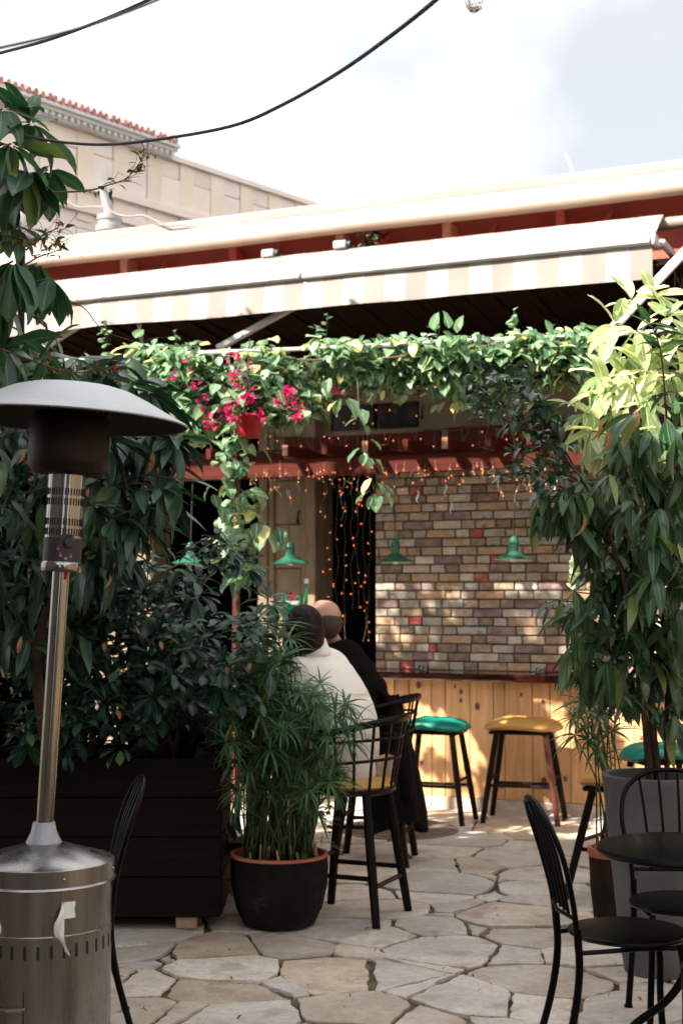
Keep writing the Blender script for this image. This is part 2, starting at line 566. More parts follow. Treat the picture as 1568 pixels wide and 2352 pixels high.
M['yellow'] = pm('yellow vinyl', (0.78, 0.395, 0.10), (0.84, 0.46, 0.13), 0.42, scale=6, bump=0.08, spec=.35)
M['lampgreen'] = pm('green enamel', (0.022, 0.105, 0.068), (0.034, 0.135, 0.090), 0.28, scale=9, detail=9)
M['lampin'] = pm('lamp inside', (0.6, 0.6, 0.56), (0.7, 0.7, 0.66), 0.5)
M['pot_dark'] = pm('weathered dark pot', (0.010, 0.008, 0.008), (0.026, 0.019, 0.018), 0.75, scale=4, bump=0.4, bscale=18, lo=.4, hi=0.60, third=(0.13, 0.105, 0.10), spec=.3)
M['terracotta'] = pm('terracotta rim', (0.42, 0.11, 0.06), (0.52, 0.17, 0.10), 0.8, scale=14, bump=0.15)
M['pot_mossy'] = pm('mossy terracotta', (0.030, 0.030, 0.020), (0.14, 0.058, 0.042), 0.85, scale=6, bump=0.3, stretch=(1, 1, 0.6), lo=.42, hi=.68)
M['redpot'] = pm('red plastic pot', (0.42, 0.012, 0.022), (0.48, 0.02, 0.03), 0.32)
M['concrete'] = pm('grey concrete planter', (0.165, 0.162, 0.158), (0.225, 0.22, 0.215), 0.8, scale=4, bump=0.2, bscale=60, detail=9)
M['soil'] = pm('potting soil', (0.02, 0.014, 0.01), (0.05, 0.033, 0.02), 1.0, scale=30, bump=0.8)
M['bark'] = pm('brown bark', (0.075, 0.045, 0.03), (0.13, 0.085, 0.06), 0.85, scale=12, stretch=(1, 1, 0.3), bump=0.4)
M['twig'] = pm('red brown twig', (0.13, 0.065, 0.04), (0.22, 0.12, 0.07), 0.75, scale=20)
M['straw'] = pm('cut dry stalks', (0.36, 0.20, 0.08), (0.50, 0.32, 0.15), 0.8, scale=20, vary=0.3)
M['stalk'] = pm('papyrus stalk', (0.030, 0.075, 0.022), (0.06, 0.12, 0.035), 0.5, scale=6)
M['skin'] = pm('skin', (0.46, 0.22, 0.15), (0.54, 0.28, 0.20), 0.5, scale=12, bump=0.05)
M['hair'] = pm('dark brown hair', (0.010, 0.005, 0.004), (0.050, 0.025, 0.019), 0.5, scale=50, stretch=(1, 1, 0.05), bump=1.0, bscale=110, spec=.15)
M['stubble'] = pm('cropped hair', (0.060, 0.030, 0.022), (0.12, 0.062, 0.046), 0.7, scale=60, bump=0.3)
def quilt():
    m = pm('cream quilted coat', (0.80, 0.72, 0.62), (0.85, 0.78, 0.69), 0.75, scale=6, bump=0.35, bscale=14)
    n = m.node_tree
    b0 = [x for x in n.nodes if x.type == 'BUMP'][0]
    t = n.nodes.new('ShaderNodeTexCoord')
    wv = n.nodes.new('ShaderNodeTexWave'); wv.bands_direction = 'Z'; wv.inputs['Scale'].default_value = 1.5; wv.inputs['Distortion'].default_value = 2.5; wv.inputs['Detail'].default_value = 1.0
    n.links.new(t.outputs['Object'], wv.inputs['Vector'])
    mr = n.nodes.new('ShaderNodeMapRange'); mr.inputs['From Max'].default_value = .12
    n.links.new(wv.outputs['Fac'], mr.inputs['Value'])
    b = n.nodes.new('ShaderNodeBump'); b.inputs['Strength'].default_value = .4; b.inputs['Distance'].default_value = .015
    n.links.new(mr.outputs['Result'], b.inputs['Height']); n.links.new(b0.outputs['Normal'], b.inputs['Normal'])
    n.links.new(b.outputs['Normal'], n.nodes['Principled BSDF'].inputs['Normal'])
    return m
M['coat'] = quilt()
M['black_cloth'] = pm('black cloth', (0.004, 0.0036, 0.0045), (0.007, 0.006, 0.0075), 0.9, scale=30, bump=0.3, spec=.2)
M['trousers'] = pm('dark trousers', (0.03, 0.025, 0.03), (0.05, 0.04, 0.045), 0.85, scale=30)
M['tan'] = pm('tan cloth', (0.40, 0.29, 0.17), (0.46, 0.34, 0.21), 0.85, scale=20)
M['shoe'] = pm('shoe', (0.02, 0.018, 0.016), (0.03, 0.026, 0.022), 0.5)
M['tablewood'] = pm('brown table wood', (0.26, 0.115, 0.05), (0.34, 0.165, 0.08), 0.4, scale=3, stretch=(0.8, 8, 8))
M['china'] = pm('white china', (0.76, 0.75, 0.74), (0.8, 0.79, 0.78), 0.2)
M['bulb'] = emat('fairy bulb', (1.0, 0.24, 0.06), 0.45)
M['wire'] = pm('pale wire', (0.20, 0.165, 0.14), (0.26, 0.22, 0.19), 0.6)
M['glass'] = glassmat('clear glass', (1, 1, 1))
M['filament'] = pm('orange filament', (0.7, 0.16, 0.08), (0.75, 0.2, 0.1), 0.4)
M['tapgreen'] = pm('green tap sleeve', (0.0, 0.22, 0.075), (0.0, 0.27, 0.10), 0.12, coat=0.8)
M['darkglass'] = pm('dark window pane', (0.008, 0.008, 0.009), (0.014, 0.013, 0.014), 0.08)
M['frame'] = pm('weathered window frame', (0.20, 0.135, 0.085), (0.28, 0.20, 0.13), 0.7, scale=10)
M['drain'] = pm('drain cover', (0.13, 0.10, 0.085), (0.19, 0.15, 0.13), 0.7, scale=20, bump=0.3)
M['thatch'] = pm('thatch', (0.20, 0.16, 0.12), (0.32, 0.26, 0.20), 0.95, scale=30, stretch=(1, 1, 0.1), bump=0.9, bscale=70)
M['render'] = pm('courtyard wall render', (0.20, 0.175, 0.15), (0.27, 0.235, 0.20), 0.9, scale=1.5, bump=0.2)
M['lamphood'] = pm('faded lamp hood', (0.36, 0.28, 0.30), (0.44, 0.36, 0.37), 0.5)

M['l_umb'] = leafmat('umbrella tree leaf', (0.020, 0.066, 0.030), (0.056, 0.125, 0.048), 0.32, 0.30, spots=0.8)
M['l_droop'] = leafmat('drooping leaf', (0.006, 0.021, 0.011), (0.038, 0.092, 0.043), 0.30, 0.18, spec=.42)
M['l_schef'] = leafmat('dwarf umbrella leaf', (0.003, 0.013, 0.007), (0.034, 0.092, 0.047), 0.30, 0.17, spec=.35)
M['l_dark'] = leafmat('deep hedge leaf', (0.004, 0.012, 0.005), (0.009, 0.023, 0.008), 0.55, 0.12, spec=.2)  # near black, so gaps behind the front leaves look deeply shaded
M['l_fic'] = leafmat('ficus leaf', (0.024, 0.070, 0.030), (0.092, 0.168, 0.066), 0.32, 0.27, spec=.45)
M['l_pale'] = leafmat('pale young leaf', (0.20, 0.31, 0.13), (0.54, 0.58, 0.34), 0.42, 0.42)
M['l_ben'] = leafmat('small ficus leaf', (0.026, 0.066, 0.038), (0.080, 0.140, 0.072), 0.28, 0.18)
M['l_vine'] = leafmat('vine leaf', (0.045, 0.115, 0.055), (0.29, 0.43, 0.25), 0.27, 0.36)
M['l_pap'] = leafmat('papyrus blade', (0.026, 0.085, 0.032), (0.068, 0.150, 0.056), 0.42, 0.25, spec=.3)
M['l_boug'] = leafmat('bougainvillea leaf', (0.030, 0.075, 0.024), (0.075, 0.135, 0.040), 0.4, 0.3)
M['l_purple'] = leafmat('purple leaf', (0.10, 0.035, 0.06), (0.16, 0.06, 0.10), 0.4, 0.2)
M['flower'] = leafmat('pink bract', (0.62, 0.010, 0.085), (0.80, 0.028, 0.16), 0.6, 0.35)
M['l_var'] = leafmat('variegated leaf', (0.30, 0.38, 0.20), (0.46, 0.52, 0.34), 0.45, 0.4)
M['l_dry'] = leafmat('dry leaf', (0.34, 0.15, 0.06), (0.45, 0.23, 0.12), 0.7, 0.25)
M['l_litter'] = leafmat('brown litter', (0.10, 0.055, 0.025), (0.17, 0.10, 0.05), 0.8, 0.1)
M['l_red'] = leafmat('young red leaf', (0.20, 0.055, 0.03), (0.27, 0.09, 0.05), 0.5, 0.3)

def scale_albedo(k, *keys):
    for key in keys:
        for n_ in M[key].node_tree.nodes:
            if n_.type == 'VALTORGB':
                for e_ in n_.color_ramp.elements:
                    e_.color = (e_.color[0] * k, e_.color[1] * k, e_.color[2] * k, 1)
def set_spec(v, *keys):
    for key in keys: M[key].node_tree.nodes['Principled BSDF'].inputs['Specular IOR Level'].default_value = v
scale_albedo(.60, 'boxwood')
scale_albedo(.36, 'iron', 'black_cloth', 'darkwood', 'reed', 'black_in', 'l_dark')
scale_albedo(.55, 'hair', 'pot_dark', 'bark', 'pot_mossy', 'stubble', 'trousers')
scale_albedo(.75, 'steel')
scale_albedo(.55, 'concrete', 'redleg', 'bartop', 'twig', 'stalk')
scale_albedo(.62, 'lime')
scale_albedo(.82, 'dome_alu')
scale_albedo(1.1, 'redpaint', 'orangepaint')
scale_albedo(.34, 'redwood')
scale_albedo(.5, 'burnt')
scale_albedo(.72, 'teal', 'yellow', 'redpot', 'flower', 'steel_pol', 'l_boug', 'parapet', 'cream_metal', 'white_metal', 'endgrain', 'grey_flash')
set_spec(.12, 'redwood', 'redleg', 'boxwood', 'iron', 'black_cloth', 'darkwood', 'reed', 'black_in', 'pot_dark', 'bark', 'pot_mossy', 'trousers')

# =================================================================== SETTING
# ------------------------------------------------------------------ ground
g = MB().add([(-90, -60, -0.014), (90, -60, -0.014), (90, 120, -0.014), (-90, 120, -0.014)], [(0, 1, 2, 3)]).obj('ground', M['grout'], smooth=False)
tag(g, 'brown earth and mortar under the courtyard', None, None, 'structure')

pave = bpy.data.objects.new('pavement', None)
C.objects.link(pave)
tag(pave, 'crazy paving of pale irregular flagstones across the courtyard', None, None, 'structure')

def r6(X, Y): return G(784 + X * 0.5, 1764 + Y * 0.5)
def r5(X, Y): return G(X * 0.5, 1764 + Y * 0.5)
def r4(X, Y): return G(784 + X * 0.5, 1519 + Y * 0.5)
seeds = []
for q in ((450, 625), (400, 745), (650, 745), (40, 740), (200, 775), (680, 570), (830, 625), (550, 440), (600, 500), (820, 505), (370, 525), (340, 885),
          (470, 825), (70, 840), (180, 935), (560, 935), (840, 850), (950, 975), (470, 1020), (620, 1045), (860, 1055), (250, 1050),
          (60, 1125), (270, 1150), (640, 1130), (1120, 1105), (1150, 855), (1330, 1005), (1350, 1090), (900, 690), (1060, 615), (970, 770), (1100, 690),
          (440, 385), (150, 395), (90, 480), (70, 580), (300, 470), (780, 400), (900, 440), (1000, 480), (700, 450), (1250, 930), (1480, 960), (1450, 1120)):
    seeds.append(r6(*q))
for q in ((640, 900), (800, 870), (1010, 850), (1360, 830), (1060, 935), (1240, 970), (960, 1020), (640, 1010), (620, 1110), (930, 1095), (1400, 1075), (1480, 935), (1040, 1155), (760, 1120), (560, 840)):
    seeds.append(r5(*q))
for q in ((520, 820), (750, 800), (980, 790), (700, 760), (870, 840), (600, 870), (480, 930), (820, 900), (330, 900), (150, 880), (60, 960), (250, 990)):
    seeds.append(r4(*q))
seeds = [Vector((p.x, p.y)) for p in seeds]
for _ in range(1800):
    p = Vector((R.uniform(-3.0, 3.6), R.uniform(3.0, 11.2)))
    rr0 = R.choice((.22, .32, .40, .50))
    if all((p - q).length > rr0 for q in seeds):
        seeds.append(p)

def clip(poly, n, c):
    """keep points with n.p <= c"""
    o = []
    for i in range(len(poly)):
        a, b = poly[i], poly[(i + 1) % len(poly)]
        da, db = n.dot(a) - c, n.dot(b) - c
        if da <= 0: o.append(a)
        if da * db < 0: o.append(a + (b - a) * (da / (da - db)))
    return o

def inview(p, m=60):
    x, y, f = proj(p)
    return -m < x < 1568 + m and -m < y < 2352 + m and f > 0.2

R2 = random.Random(3)
wts = [R2.uniform(-.09, .09) for _ in seeds]
ns = 0
for i, p in enumerate(seeds):
    if not (inview((p.x, p.y, 0), 260) and 3.2 < p.y < 10.9):
        continue
    poly = [p + Vector(v) for v in ((-.95, -.95), (.95, -.95), (.95, .95), (-.95, .95))]
    for j, q in enumerate(seeds):
        if j == i or (q - p).length > 2.2: continue
        n = (q - p).normalized()
        hsh = math.sin((min(i, j) * 12.9898 + max(i, j) * 78.233)) * 43758.5453
        gap = 0.003 + 0.012 * (hsh - math.floor(hsh)) ** 2
        poly = clip(poly, n, n.dot((p + q) / 2) + (wts[i] - wts[j]) / (2 * (q - p).length) - gap)
        if len(poly) < 3: break
    if len(poly) < 3: continue
    # subdivide and roughen the edges
    pts = []
    for k in range(len(poly)):
        a, b = poly[k], poly[(k + 1) % len(poly)]
        L = (b - a).length
        m = max(1, int(L / 0.04))
        nn = Vector(((b - a).y, -(b - a).x)).normalized() if L > 1e-6 else Vector((0, 0))
        for t in range(m):
            q = a.lerp(b, t / m)
            w_ = mnoise.noise(Vector((q.x * 6, q.y * 6, 1.7))) * 0.016 + mnoise.noise(Vector((q.x * 24, q.y * 24, 4.7))) * 0.014
            if t == 0: q = q.lerp(p, 0.02)
            pts.append(q + nn * (w_ - 0.004))
    c = sum(pts, Vector((0, 0))) / len(pts)
    h = R2.uniform(-0.006, 0.006)
    tx, ty = R2.uniform(-0.008, 0.008), R2.uniform(-0.008, 0.008)
    mb = MB()
    n = len(pts)
    v = []
    for ring, (ins, z) in enumerate(((0.0, -0.05), (0.0, -0.004), (0.003, -0.0005), (0.02, 0.0))):
        for q in pts:
            d = (c - q)
            qq = q + d.normalized() * min(ins, d.length * 0.3)
            zz = z if ring == 0 else z + h + tx * (qq.x - c.x) + ty * (qq.y - c.y) + 0.003 * mnoise.noise(Vector((qq.x * 9, qq.y * 9, 0)))
            v.append((qq.x - c.x, qq.y - c.y, zz))
    f = []
    for r_ in range(3):
        for k in range(n):
            f.append((r_ * n + k, r_ * n + (k + 1) % n, (r_ + 1) * n + (k + 1) % n, (r_ + 1) * n + k))
    f.append(tuple(range(3 * n, 4 * n)))
    mb.add(v, f)
    o = mb.obj('flagstone', M[R2.choice(('stone_floor', 'stone_floor', 'stone_floor', 'stone_grey', 'stone_grey', 'stone_grey', 'stone_grey', 'stone_tan', 'stone_pale'))], pave, smooth=30)
    o.location = (c.x, c.y, 0.0)
    ns += 1
print('flagstones', ns)

# round drain cover, partly under the chairs
dc = G(915, 1908)
t = thing('drain_cover', 'round brown ridged drain cover set in the paving near the teal stool', 'drain cover', (dc.x, dc.y, 0.004))
MB().lathe([(0.40, -0.02), (0.40, 0.008), (0.385, 0.012), (0.0, 0.012)], 40).obj('plate', M['drain'], t)
rb = MB()
for k in range(-11, 12):
    x = k * 0.032
    hw = math.sqrt(max(0, 0.375 ** 2 - x * x))
    rb.box((x, 0, 0.014), (0.016, hw * 2, 0.012), (0, 0, 0))
rb.xf(Matrix.Rotation(rad(62), 4, 'Z'))
rb.obj('ridges', M['drain'], t, smooth=False)

# ------------------------------------------------------------------ bar building (stone front, roof edge)
bar = fthing('bar_building', 'stone bar building with red fascia and cream parapet behind the awning', 'building')
TW = 0.42                                  # front plane of the stone wall
sD0, _ = fpx(730, 1200, TW); sD1, _ = fpx(965, 950, TW); zDt = fpx(800, 908, TW)[1]
sW0, _ = fpx(352, 1200, TW); sW1, _ = fpx(598, 1200, TW)
sU1, zU0 = fpx(1085, 775, TW)
sA, zA = fpx(1375, 850, TW); rA = abs(fpx(1375 - 175, 850, TW)[0] - sA)
openings = [(sD0, sD1, -1, zDt), (sW0, sW1, -1, zDt), (-9, sU1, zU0, 9)]

def subtract(rect, hole):
    a0, a1, b0, b1 = rect
    h0, h1, k0, k1 = hole
    if h1 <= a0 or h0 >= a1 or k1 <= b0 or k0 >= b1: return [rect]
    o = []
    if a0 < h0: o.append((a0, h0, b0, b1))
    if h1 < a1: o.append((h1, a1, b0, b1))
    m0, m1 = max(a0, h0), min(a1, h1)
    if b0 < k0: o.append((m0, m1, b0, k0))
    if k1 < b1: o.append((m0, m1, k1, b1))
    return o

row = 0
z = 0.0
R3 = random.Random(11)
while z < 4.25:
    hgt = 0.36
    x = -5.4 + (0.35 if row % 2 else 0) - R3.uniform(0, .2)
    while x < 4.6:
        ln = R3.uniform(0.55, 0.9)
        rs = [(x, x + ln, z, z + hgt)]
        for hole in openings:
            rs = [q for r_ in rs for q in subtract(r_, hole)]
        for (a0, a1, b0, b1) in rs:
            cx, cz = (a0 + a1) / 2, (b0 + b1) / 2
            if a1 - a0 < 0.03 or b1 - b0 < 0.03: continue
            if (cx - sA) ** 2 + (cz - zA) ** 2 < (rA * 0.95) ** 2 and cz > zA - 0.1: continue
            if 0.0 < a0 and a1 < 3.0 and b1 < 2.3: continue        # wholly behind the brick facing
            pr = R3.uniform(-0.004, 0.004)
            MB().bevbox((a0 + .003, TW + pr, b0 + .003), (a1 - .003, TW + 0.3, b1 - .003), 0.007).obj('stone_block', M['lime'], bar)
        x += ln
    z += hgt
    row += 1
# stone trim around the tall openings
def trim(s0, s1, z0, z1, t0, t1, name='door_trim', mat='lime', b=0.01):
    return MB().bevbox((s0, t0, z0), (s1, t1, z1), b).obj(name, M[mat], bar)
for (a, sg) in ((sD0, -1), (sW1, 1)):
    trim(min(a, a + sg * .09), max(a, a + sg * .09), 0, zDt, TW - .05, TW + .2)
    trim(min(a + sg * .088, a + sg * .14), max(a + sg * .088, a + sg * .14), 0, zDt + .05, TW - .03, TW + .05)
trim(sD0 - .16, sD1 + .05, zDt, zDt + .14, TW - .06, TW + .2, 'lintel')
trim(sW0 - .1, sW1 + .1, zDt + .002, zDt + .142, TW - .06, TW + .2, 'lintel')
# arched doorway on the right
nv = 13
for k in range(nv):
    a0, a1 = math.pi * k / nv + 0.006, math.pi * (k + 1) / nv - 0.006
    for (ri, ro, tf, nm) in ((rA * 0.86, rA * 1.04, TW - .05, 'arch_stone'), (rA * 1.045, rA * 1.22, TW - .02, 'arch_stone')):
        mb = MB()
        v = []
        for tt in (tf, TW + .25):
            for (rr_, aa) in ((ri, a0), (ro, a0), (ro, (a0 + a1) / 2), (ro, a1), (ri, a1), (ri, (a0 + a1) / 2)):
                v.append((sA + rr_ * math.cos(aa), tt, zA + rr_ * math.sin(aa)))
        f = [(0, 1, 2, 3, 4, 5), (11, 10, 9, 8, 7, 6)] + [(k2, k2 + 6, (k2 + 1) % 6 + 6, (k2 + 1) % 6) for k2 in range(6)]
        mb.add(v, f).obj(nm, M['lime'], bar, smooth=False)
# dark room behind the openings
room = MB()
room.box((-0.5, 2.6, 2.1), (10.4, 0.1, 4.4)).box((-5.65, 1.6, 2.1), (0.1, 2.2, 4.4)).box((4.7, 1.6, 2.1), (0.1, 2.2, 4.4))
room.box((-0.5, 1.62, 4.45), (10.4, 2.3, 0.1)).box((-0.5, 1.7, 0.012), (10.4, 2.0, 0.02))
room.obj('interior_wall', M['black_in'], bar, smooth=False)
# transom window: frame, bars, panes
zt0, zt1 = fpx(800, 1000, TW)[1], zDt
for (a0, a1, b0, b1) in ((sD0, sD0 + .06, zt0, zt1), (sD1 - .05, sD1, zt0, zt1), (sD0 + .06, sD1 - .05, zt1 - .06, zt1), (sD0 + .06, sD1 - .05, zt0, zt0 + .05)):
    MB().bevbox((a0, TW + .10, b0), (a1, TW + .16, b1), .005).obj('window_frame', M['frame'], bar)
for k in range(2):
    a0 = sD0 + .06 + (sD1 - sD0 - .11) * k / 2
    a1 = sD0 + .06 + (sD1 - sD0 - .11) * (k + 1) / 2
    MB().box(((a0 + a1) / 2, TW + .135, (zt0 + zt1) / 2), (a1 - a0 - .03, .006, zt1 - zt0 - .1)).obj('window_pane', M['darkglass'], bar, smooth=False)
# small iron shutter hooks
for (px, py) in ((972, 945), (688, 1185)):
    s_, z_ = fpx(px, py, TW)
    mb = MB().tube([(s_, TW + .01, z_ + .04), (s_, TW - .03, z_ + .03), (s_, TW - .035, z_ - .03)], .007, 6)
    mb.ell((s_, TW - .035, z_ - .045), (.014, .01, .02)).obj('shutter_hook', M['iron'], bar)
# picture frame in the dark window at left
s_, z_ = fpx(395, 1185, TW + .3)
MB().tube([(s_ + .06 * math.cos(a), TW + .3, z_ + .075 * math.sin(a)) for a in [k * math.pi / 12 for k in range(25)]], .014, 6).obj('oval_frame', M['endgrain'], bar)

# roof edge: fascia, parapet, flashing, gutter line
def frow(pxa, pya, t):
    return fpx(pxa, pya, t)[1]
sL, sRr = -6.2, 4.4
zP1 = (fpx(1568, 368, -.1)[1] + fpx(660, 472, -.1)[1]) / 2
zP0 = (fpx(1568, 397, -.1)[1] + fpx(660, 500, -.1)[1]) / 2
zGu = (fpx(1568, 412, -.22)[1] + fpx(660, 520, -.22)[1]) / 2
zTu = (fpx(1568, 432, -.30)[1] + fpx(660, 538, -.30)[1]) / 2
zF0 = (fpx(1500, 500, .10)[1] + fpx(300, 630, .10)[1]) / 2 - 0.35
print('roof z', zP1, zP0, zGu, zTu, zF0)
MB().bevbox((sL, -.10, zP0), (sRr, .6, zP1), .02).obj('parapet', M['parapet'], bar)
MB().bevbox((sL, -.16, zP0 - .10), (sRr, .3, zP0 - .002), .006).obj('flashing', M['grey_flash'], bar)
MB().bevbox((sL, -.23, zGu - .025), (sRr, -.162, zGu + .045), .006).obj('gutter', M['white_metal'], bar)
mb = MB()
mb.tube([(sL + k * 0.53, -.30, zTu + .004 * math.sin(k * 1.3)) for k in range(21)], .05, 12)
mb.obj('roller_tube', M['cream_metal'], bar)
MB().bevbox((sL, .12, zF0 - .3), (sRr, .2, zP0), .004).obj('red_fascia', M['redpaint'], bar)
for px in (292, 540, 785, 1030, 1290):
    s_, _ = fpx(px, 580, 0)
    MB().bevbox((s_ - .035, -.05, zF0 - .2), (s_ + .035, .12, zTu + .02), .004).obj('fascia_post', M['orangepaint'] if px in (292, 785, 1030) else M['redpaint'], bar)
    MB().tube([(s_ + .06, .06, zF0), (s_ + .36, .06, zTu)], .022, 6).obj('fascia_brace', M['redpaint'], bar)
# thin wires running loose along the roof edge
mb = MB()
pts = []
for k in range(22):
    px = 60 + k * 30
    py = 445 + 0.0 * k + (k * 6.2) - 2.0 * max(0, k - 12) ** 1.55 + 6 * math.sin(k * 1.9)
    pts.append(FM @ Vector((*[fpx(px, py, -.13)[0]], -.13, fpx(px, py, -.13)[1])))
tag(MB().tube(catmull(pts, 3), .008, 5).obj('roof_cable', M['cable_grey'], smooth=True), 'thin grey cable looping loosely along the parapet', 'cable')
# two little wall lights on the awning top
for (px, py, lab) in ((620, 583, 'small white floodlight above the awning beside the left orange post'), (785, 563, 'small white floodlight above the awning in front of the middle orange post')):
    s_, z_ = fpx(px, py, -.34)
    t = fthing('floodlight', lab, 'light', 'small floodlights above the awning')
    t.location = FM @ Vector((s_, -.34, z_))
    MB().bevbox((-.06, -.04, -.03), (.045, .04, .03), .008).obj('housing', M['white_metal'], t)
    MB().lathe([(.0, 0), (.026, 0), (.03, .03), (.0, .03)], 12).xf(Matrix.Rotation(rad(90), 4, 'Y')).xf(Matrix.Translation((.045, 0, 0))).obj('lens_hood', M['black_plastic'], t)
    MB().box((0, .05, .03), (.03, .12, .012)).box((0, .24, .03), (.02, .28, .014)).obj('bracket', M['white_metal'], t, smooth=False)

# ------------------------------------------------------------------ awning
TA = -1.32
aw = fthing('awning', 'cream folding awning with pink and cream striped valance over the bar', 'awning')
sE = fpx(1497, 560, TA)[0]
sB = fpx(-60, 720, TA)[0]
zb1 = (fpx(1490, 537, TA)[1] + fpx(300, 668, TA)[1]) / 2
zb0 = (fpx(1490, 556, TA)[1] + fpx(300, 690, TA)[1]) / 2
zv0 = (fpx(1490, 633, TA)[1] + fpx(300, 752, TA)[1]) / 2
print('awning z', zb1, zb0, zv0, sB, sE)
FX = 0.04
half = (sB + sE) / 2 + 0.2
MB().bevbox((sB, TA - FX, zb0), (half, TA + .07, zb1), .012).obj('front_bar', M['white_metal'], aw)
MB().bevbox((half + .004, TA - FX, zb0), (sE, TA + .07, zb1), .012).obj('front_bar', M['white_metal'], aw)
MB().bevbox((sE + .001, TA - FX - .006, zb0 - .01), (sE + .03, TA + .08, zb1 + .01), .01).obj('bar_end_cap', M['white_metal'], aw)

def stripemat(name):
    m, n, p = newmat(name)
    L = n.links
    t_ = n.nodes.new('ShaderNodeTexCoord')
    sp = n.nodes.new('ShaderNodeSeparateXYZ'); L.new(t_.outputs['Object'], sp.inputs[0])
    mu = n.nodes.new('ShaderNodeMath'); mu.operation = 'MULTIPLY'; mu.inputs[1].default_value = 1 / 0.30
    L.new(sp.outputs['X'], mu.inputs[0])
    fr = n.nodes.new('ShaderNodeMath'); fr.operation = 'FRACT'; L.new(mu.outputs[0], fr.inputs[0])
    gt = n.nodes.new('ShaderNodeMath'); gt.operation = 'GREATER_THAN'; gt.inputs[1].default_value = 0.5; L.new(fr.outputs[0], gt.inputs[0])
    zz = n.nodes.new('ShaderNodeTexNoise'); zz.inputs['Scale'].default_value = 2.2; zz.inputs['Detail'].default_value = 8; L.new(t_.outputs['Object'], zz.inputs['Vector'])
    mx_ = n.nodes.new('ShaderNodeMix'); mx_.data_type = 'RGBA'; L.new(gt.outputs[0], mx_.inputs['Factor'])
    mx_.inputs['A'].default_value = (0.325, 0.302, 0.272, 1); mx_.inputs['B'].default_value = (0.258, 0.208, 0.187, 1)
    hs = n.nodes.new('ShaderNodeHueSaturation'); mr = n.nodes.new('ShaderNodeMapRange')
    mr.inputs['To Min'].default_value = .72; mr.inputs['To Max'].default_value = 1.22
    L.new(zz.outputs['Fac'], mr.inputs['Value']); L.new(mr.outputs['Result'], hs.inputs['Value']); L.new(mx_.outputs['Result'], hs.inputs['Color'])
    L.new(hs.outputs['Color'], p.inputs['Base Color'])
    p.inputs['Roughness'].default_value = .85
    b = n.nodes.new('ShaderNodeBump'); b.inputs['Strength'].default_value = .25
    z2 = n.nodes.new('ShaderNodeTexNoise'); z2.inputs['Scale'].default_value = 6; L.new(t_.outputs['Object'], z2.inputs['Vector'])
    L.new(z2.outputs['Fac'], b.inputs['Height']); L.new(b.outputs['Normal'], p.inputs['Normal'])
    return m
M['stripe'] = stripemat('striped awning cloth')

def sheet(fn, nu, nv, name, mat, parent, th=0.004):
    mb = MB()
    v, f = [], []
    for side in (0, 1):
        for i in range(nu + 1):
            for j in range(nv + 1):
                p = fn(i / nu, j / nv)
                v.append((p[0], p[1] + side * th, p[2] - side * th * 0.3))
    N = (nu + 1) * (nv + 1)
    for i in range(nu):
        for j in range(nv):
            a = i * (nv + 1) + j
            q = (a, a + nv + 1, a + nv + 2, a + 1)
            f.append(q); f.append(tuple(x + N for x in q[::-1]))
    for i in range(nu):
        for j in (0, nv):
            a = i * (nv + 1) + j
            f.append((a, a + nv + 1, a + nv + 1 + N, a + N))
    for j in range(nv):
        for i in (0, nu):
            a = i * (nv + 1) + j
            f.append((a, a + 1, a + 1 + N, a + N))
    return mb.add(v, f).obj(name, mat, parent, smooth=50)

def valf(u, v):
    s_ = sB + (sE - sB) * u
    wv = mnoise.noise(Vector((s_ * 1.7, 0.3, 2))) * 0.034 * v + mnoise.noise(Vector((s_ * 5, 0.7, 5))) * .012 * v
    low = zv0 + 0.022 * mnoise.noise(Vector((s_ * .8, 3, 1)))
    return (s_, TA - 0.005 + wv - .02 * v, zb0 - 0.002 + (low - zb0) * v)
sheet(valf, 140, 6, 'valance', M['stripe'], aw)
zr = (fpx(1530, 470, -.32)[1] + fpx(300, 612, -.32)[1]) / 2

def fabf(u, v):
    s_ = sB + (sE - .12 * 1 - sB) * u
    sag = -0.06 * math.sin(math.pi * v) + mnoise.noise(Vector((s_ * 1.3, v * 2, 9))) * .045 * math.sin(math.pi * v) + mnoise.noise(Vector((s_ * 4.0, v * 5, 3))) * .016 * math.sin(math.pi * v)
    return (s_, TA + .05 + (-.34 - TA - .05) * v, zb1 - .004 + (zFab - zb1) * v + sag)
zFab = (fpx(1484, 493, -.34)[1] + fpx(300, 627, -.34)[1]) / 2
sheet(fabf, 120, 12, 'canopy_fabric', M['stripe'], aw)
MB().tube([(sB, -.30, zFab - .06), (sE + .1, -.30, zFab - .06)], .045, 12).obj('fabric_roller', M['cream_metal'], aw)
# end hardware at right
MB().bevbox((sE + .05, -.40, zFab - .10), (sE + .10, .1, zFab + .12), .01).bevbox((sE + .02, TA + .1, zb0 + .01), (sE + .06, -.38, zb0 + .06), .008).obj('end_bracket', M['white_metal'], aw)
MB().tube([(sE + .035, -.5, zb0 + .1), (sE + .035, -.62, zb0 + .0), (sE + .16, -.62, zb0 + .0)], .045, 10).obj('arm_joint', M['cream_metal'], aw)
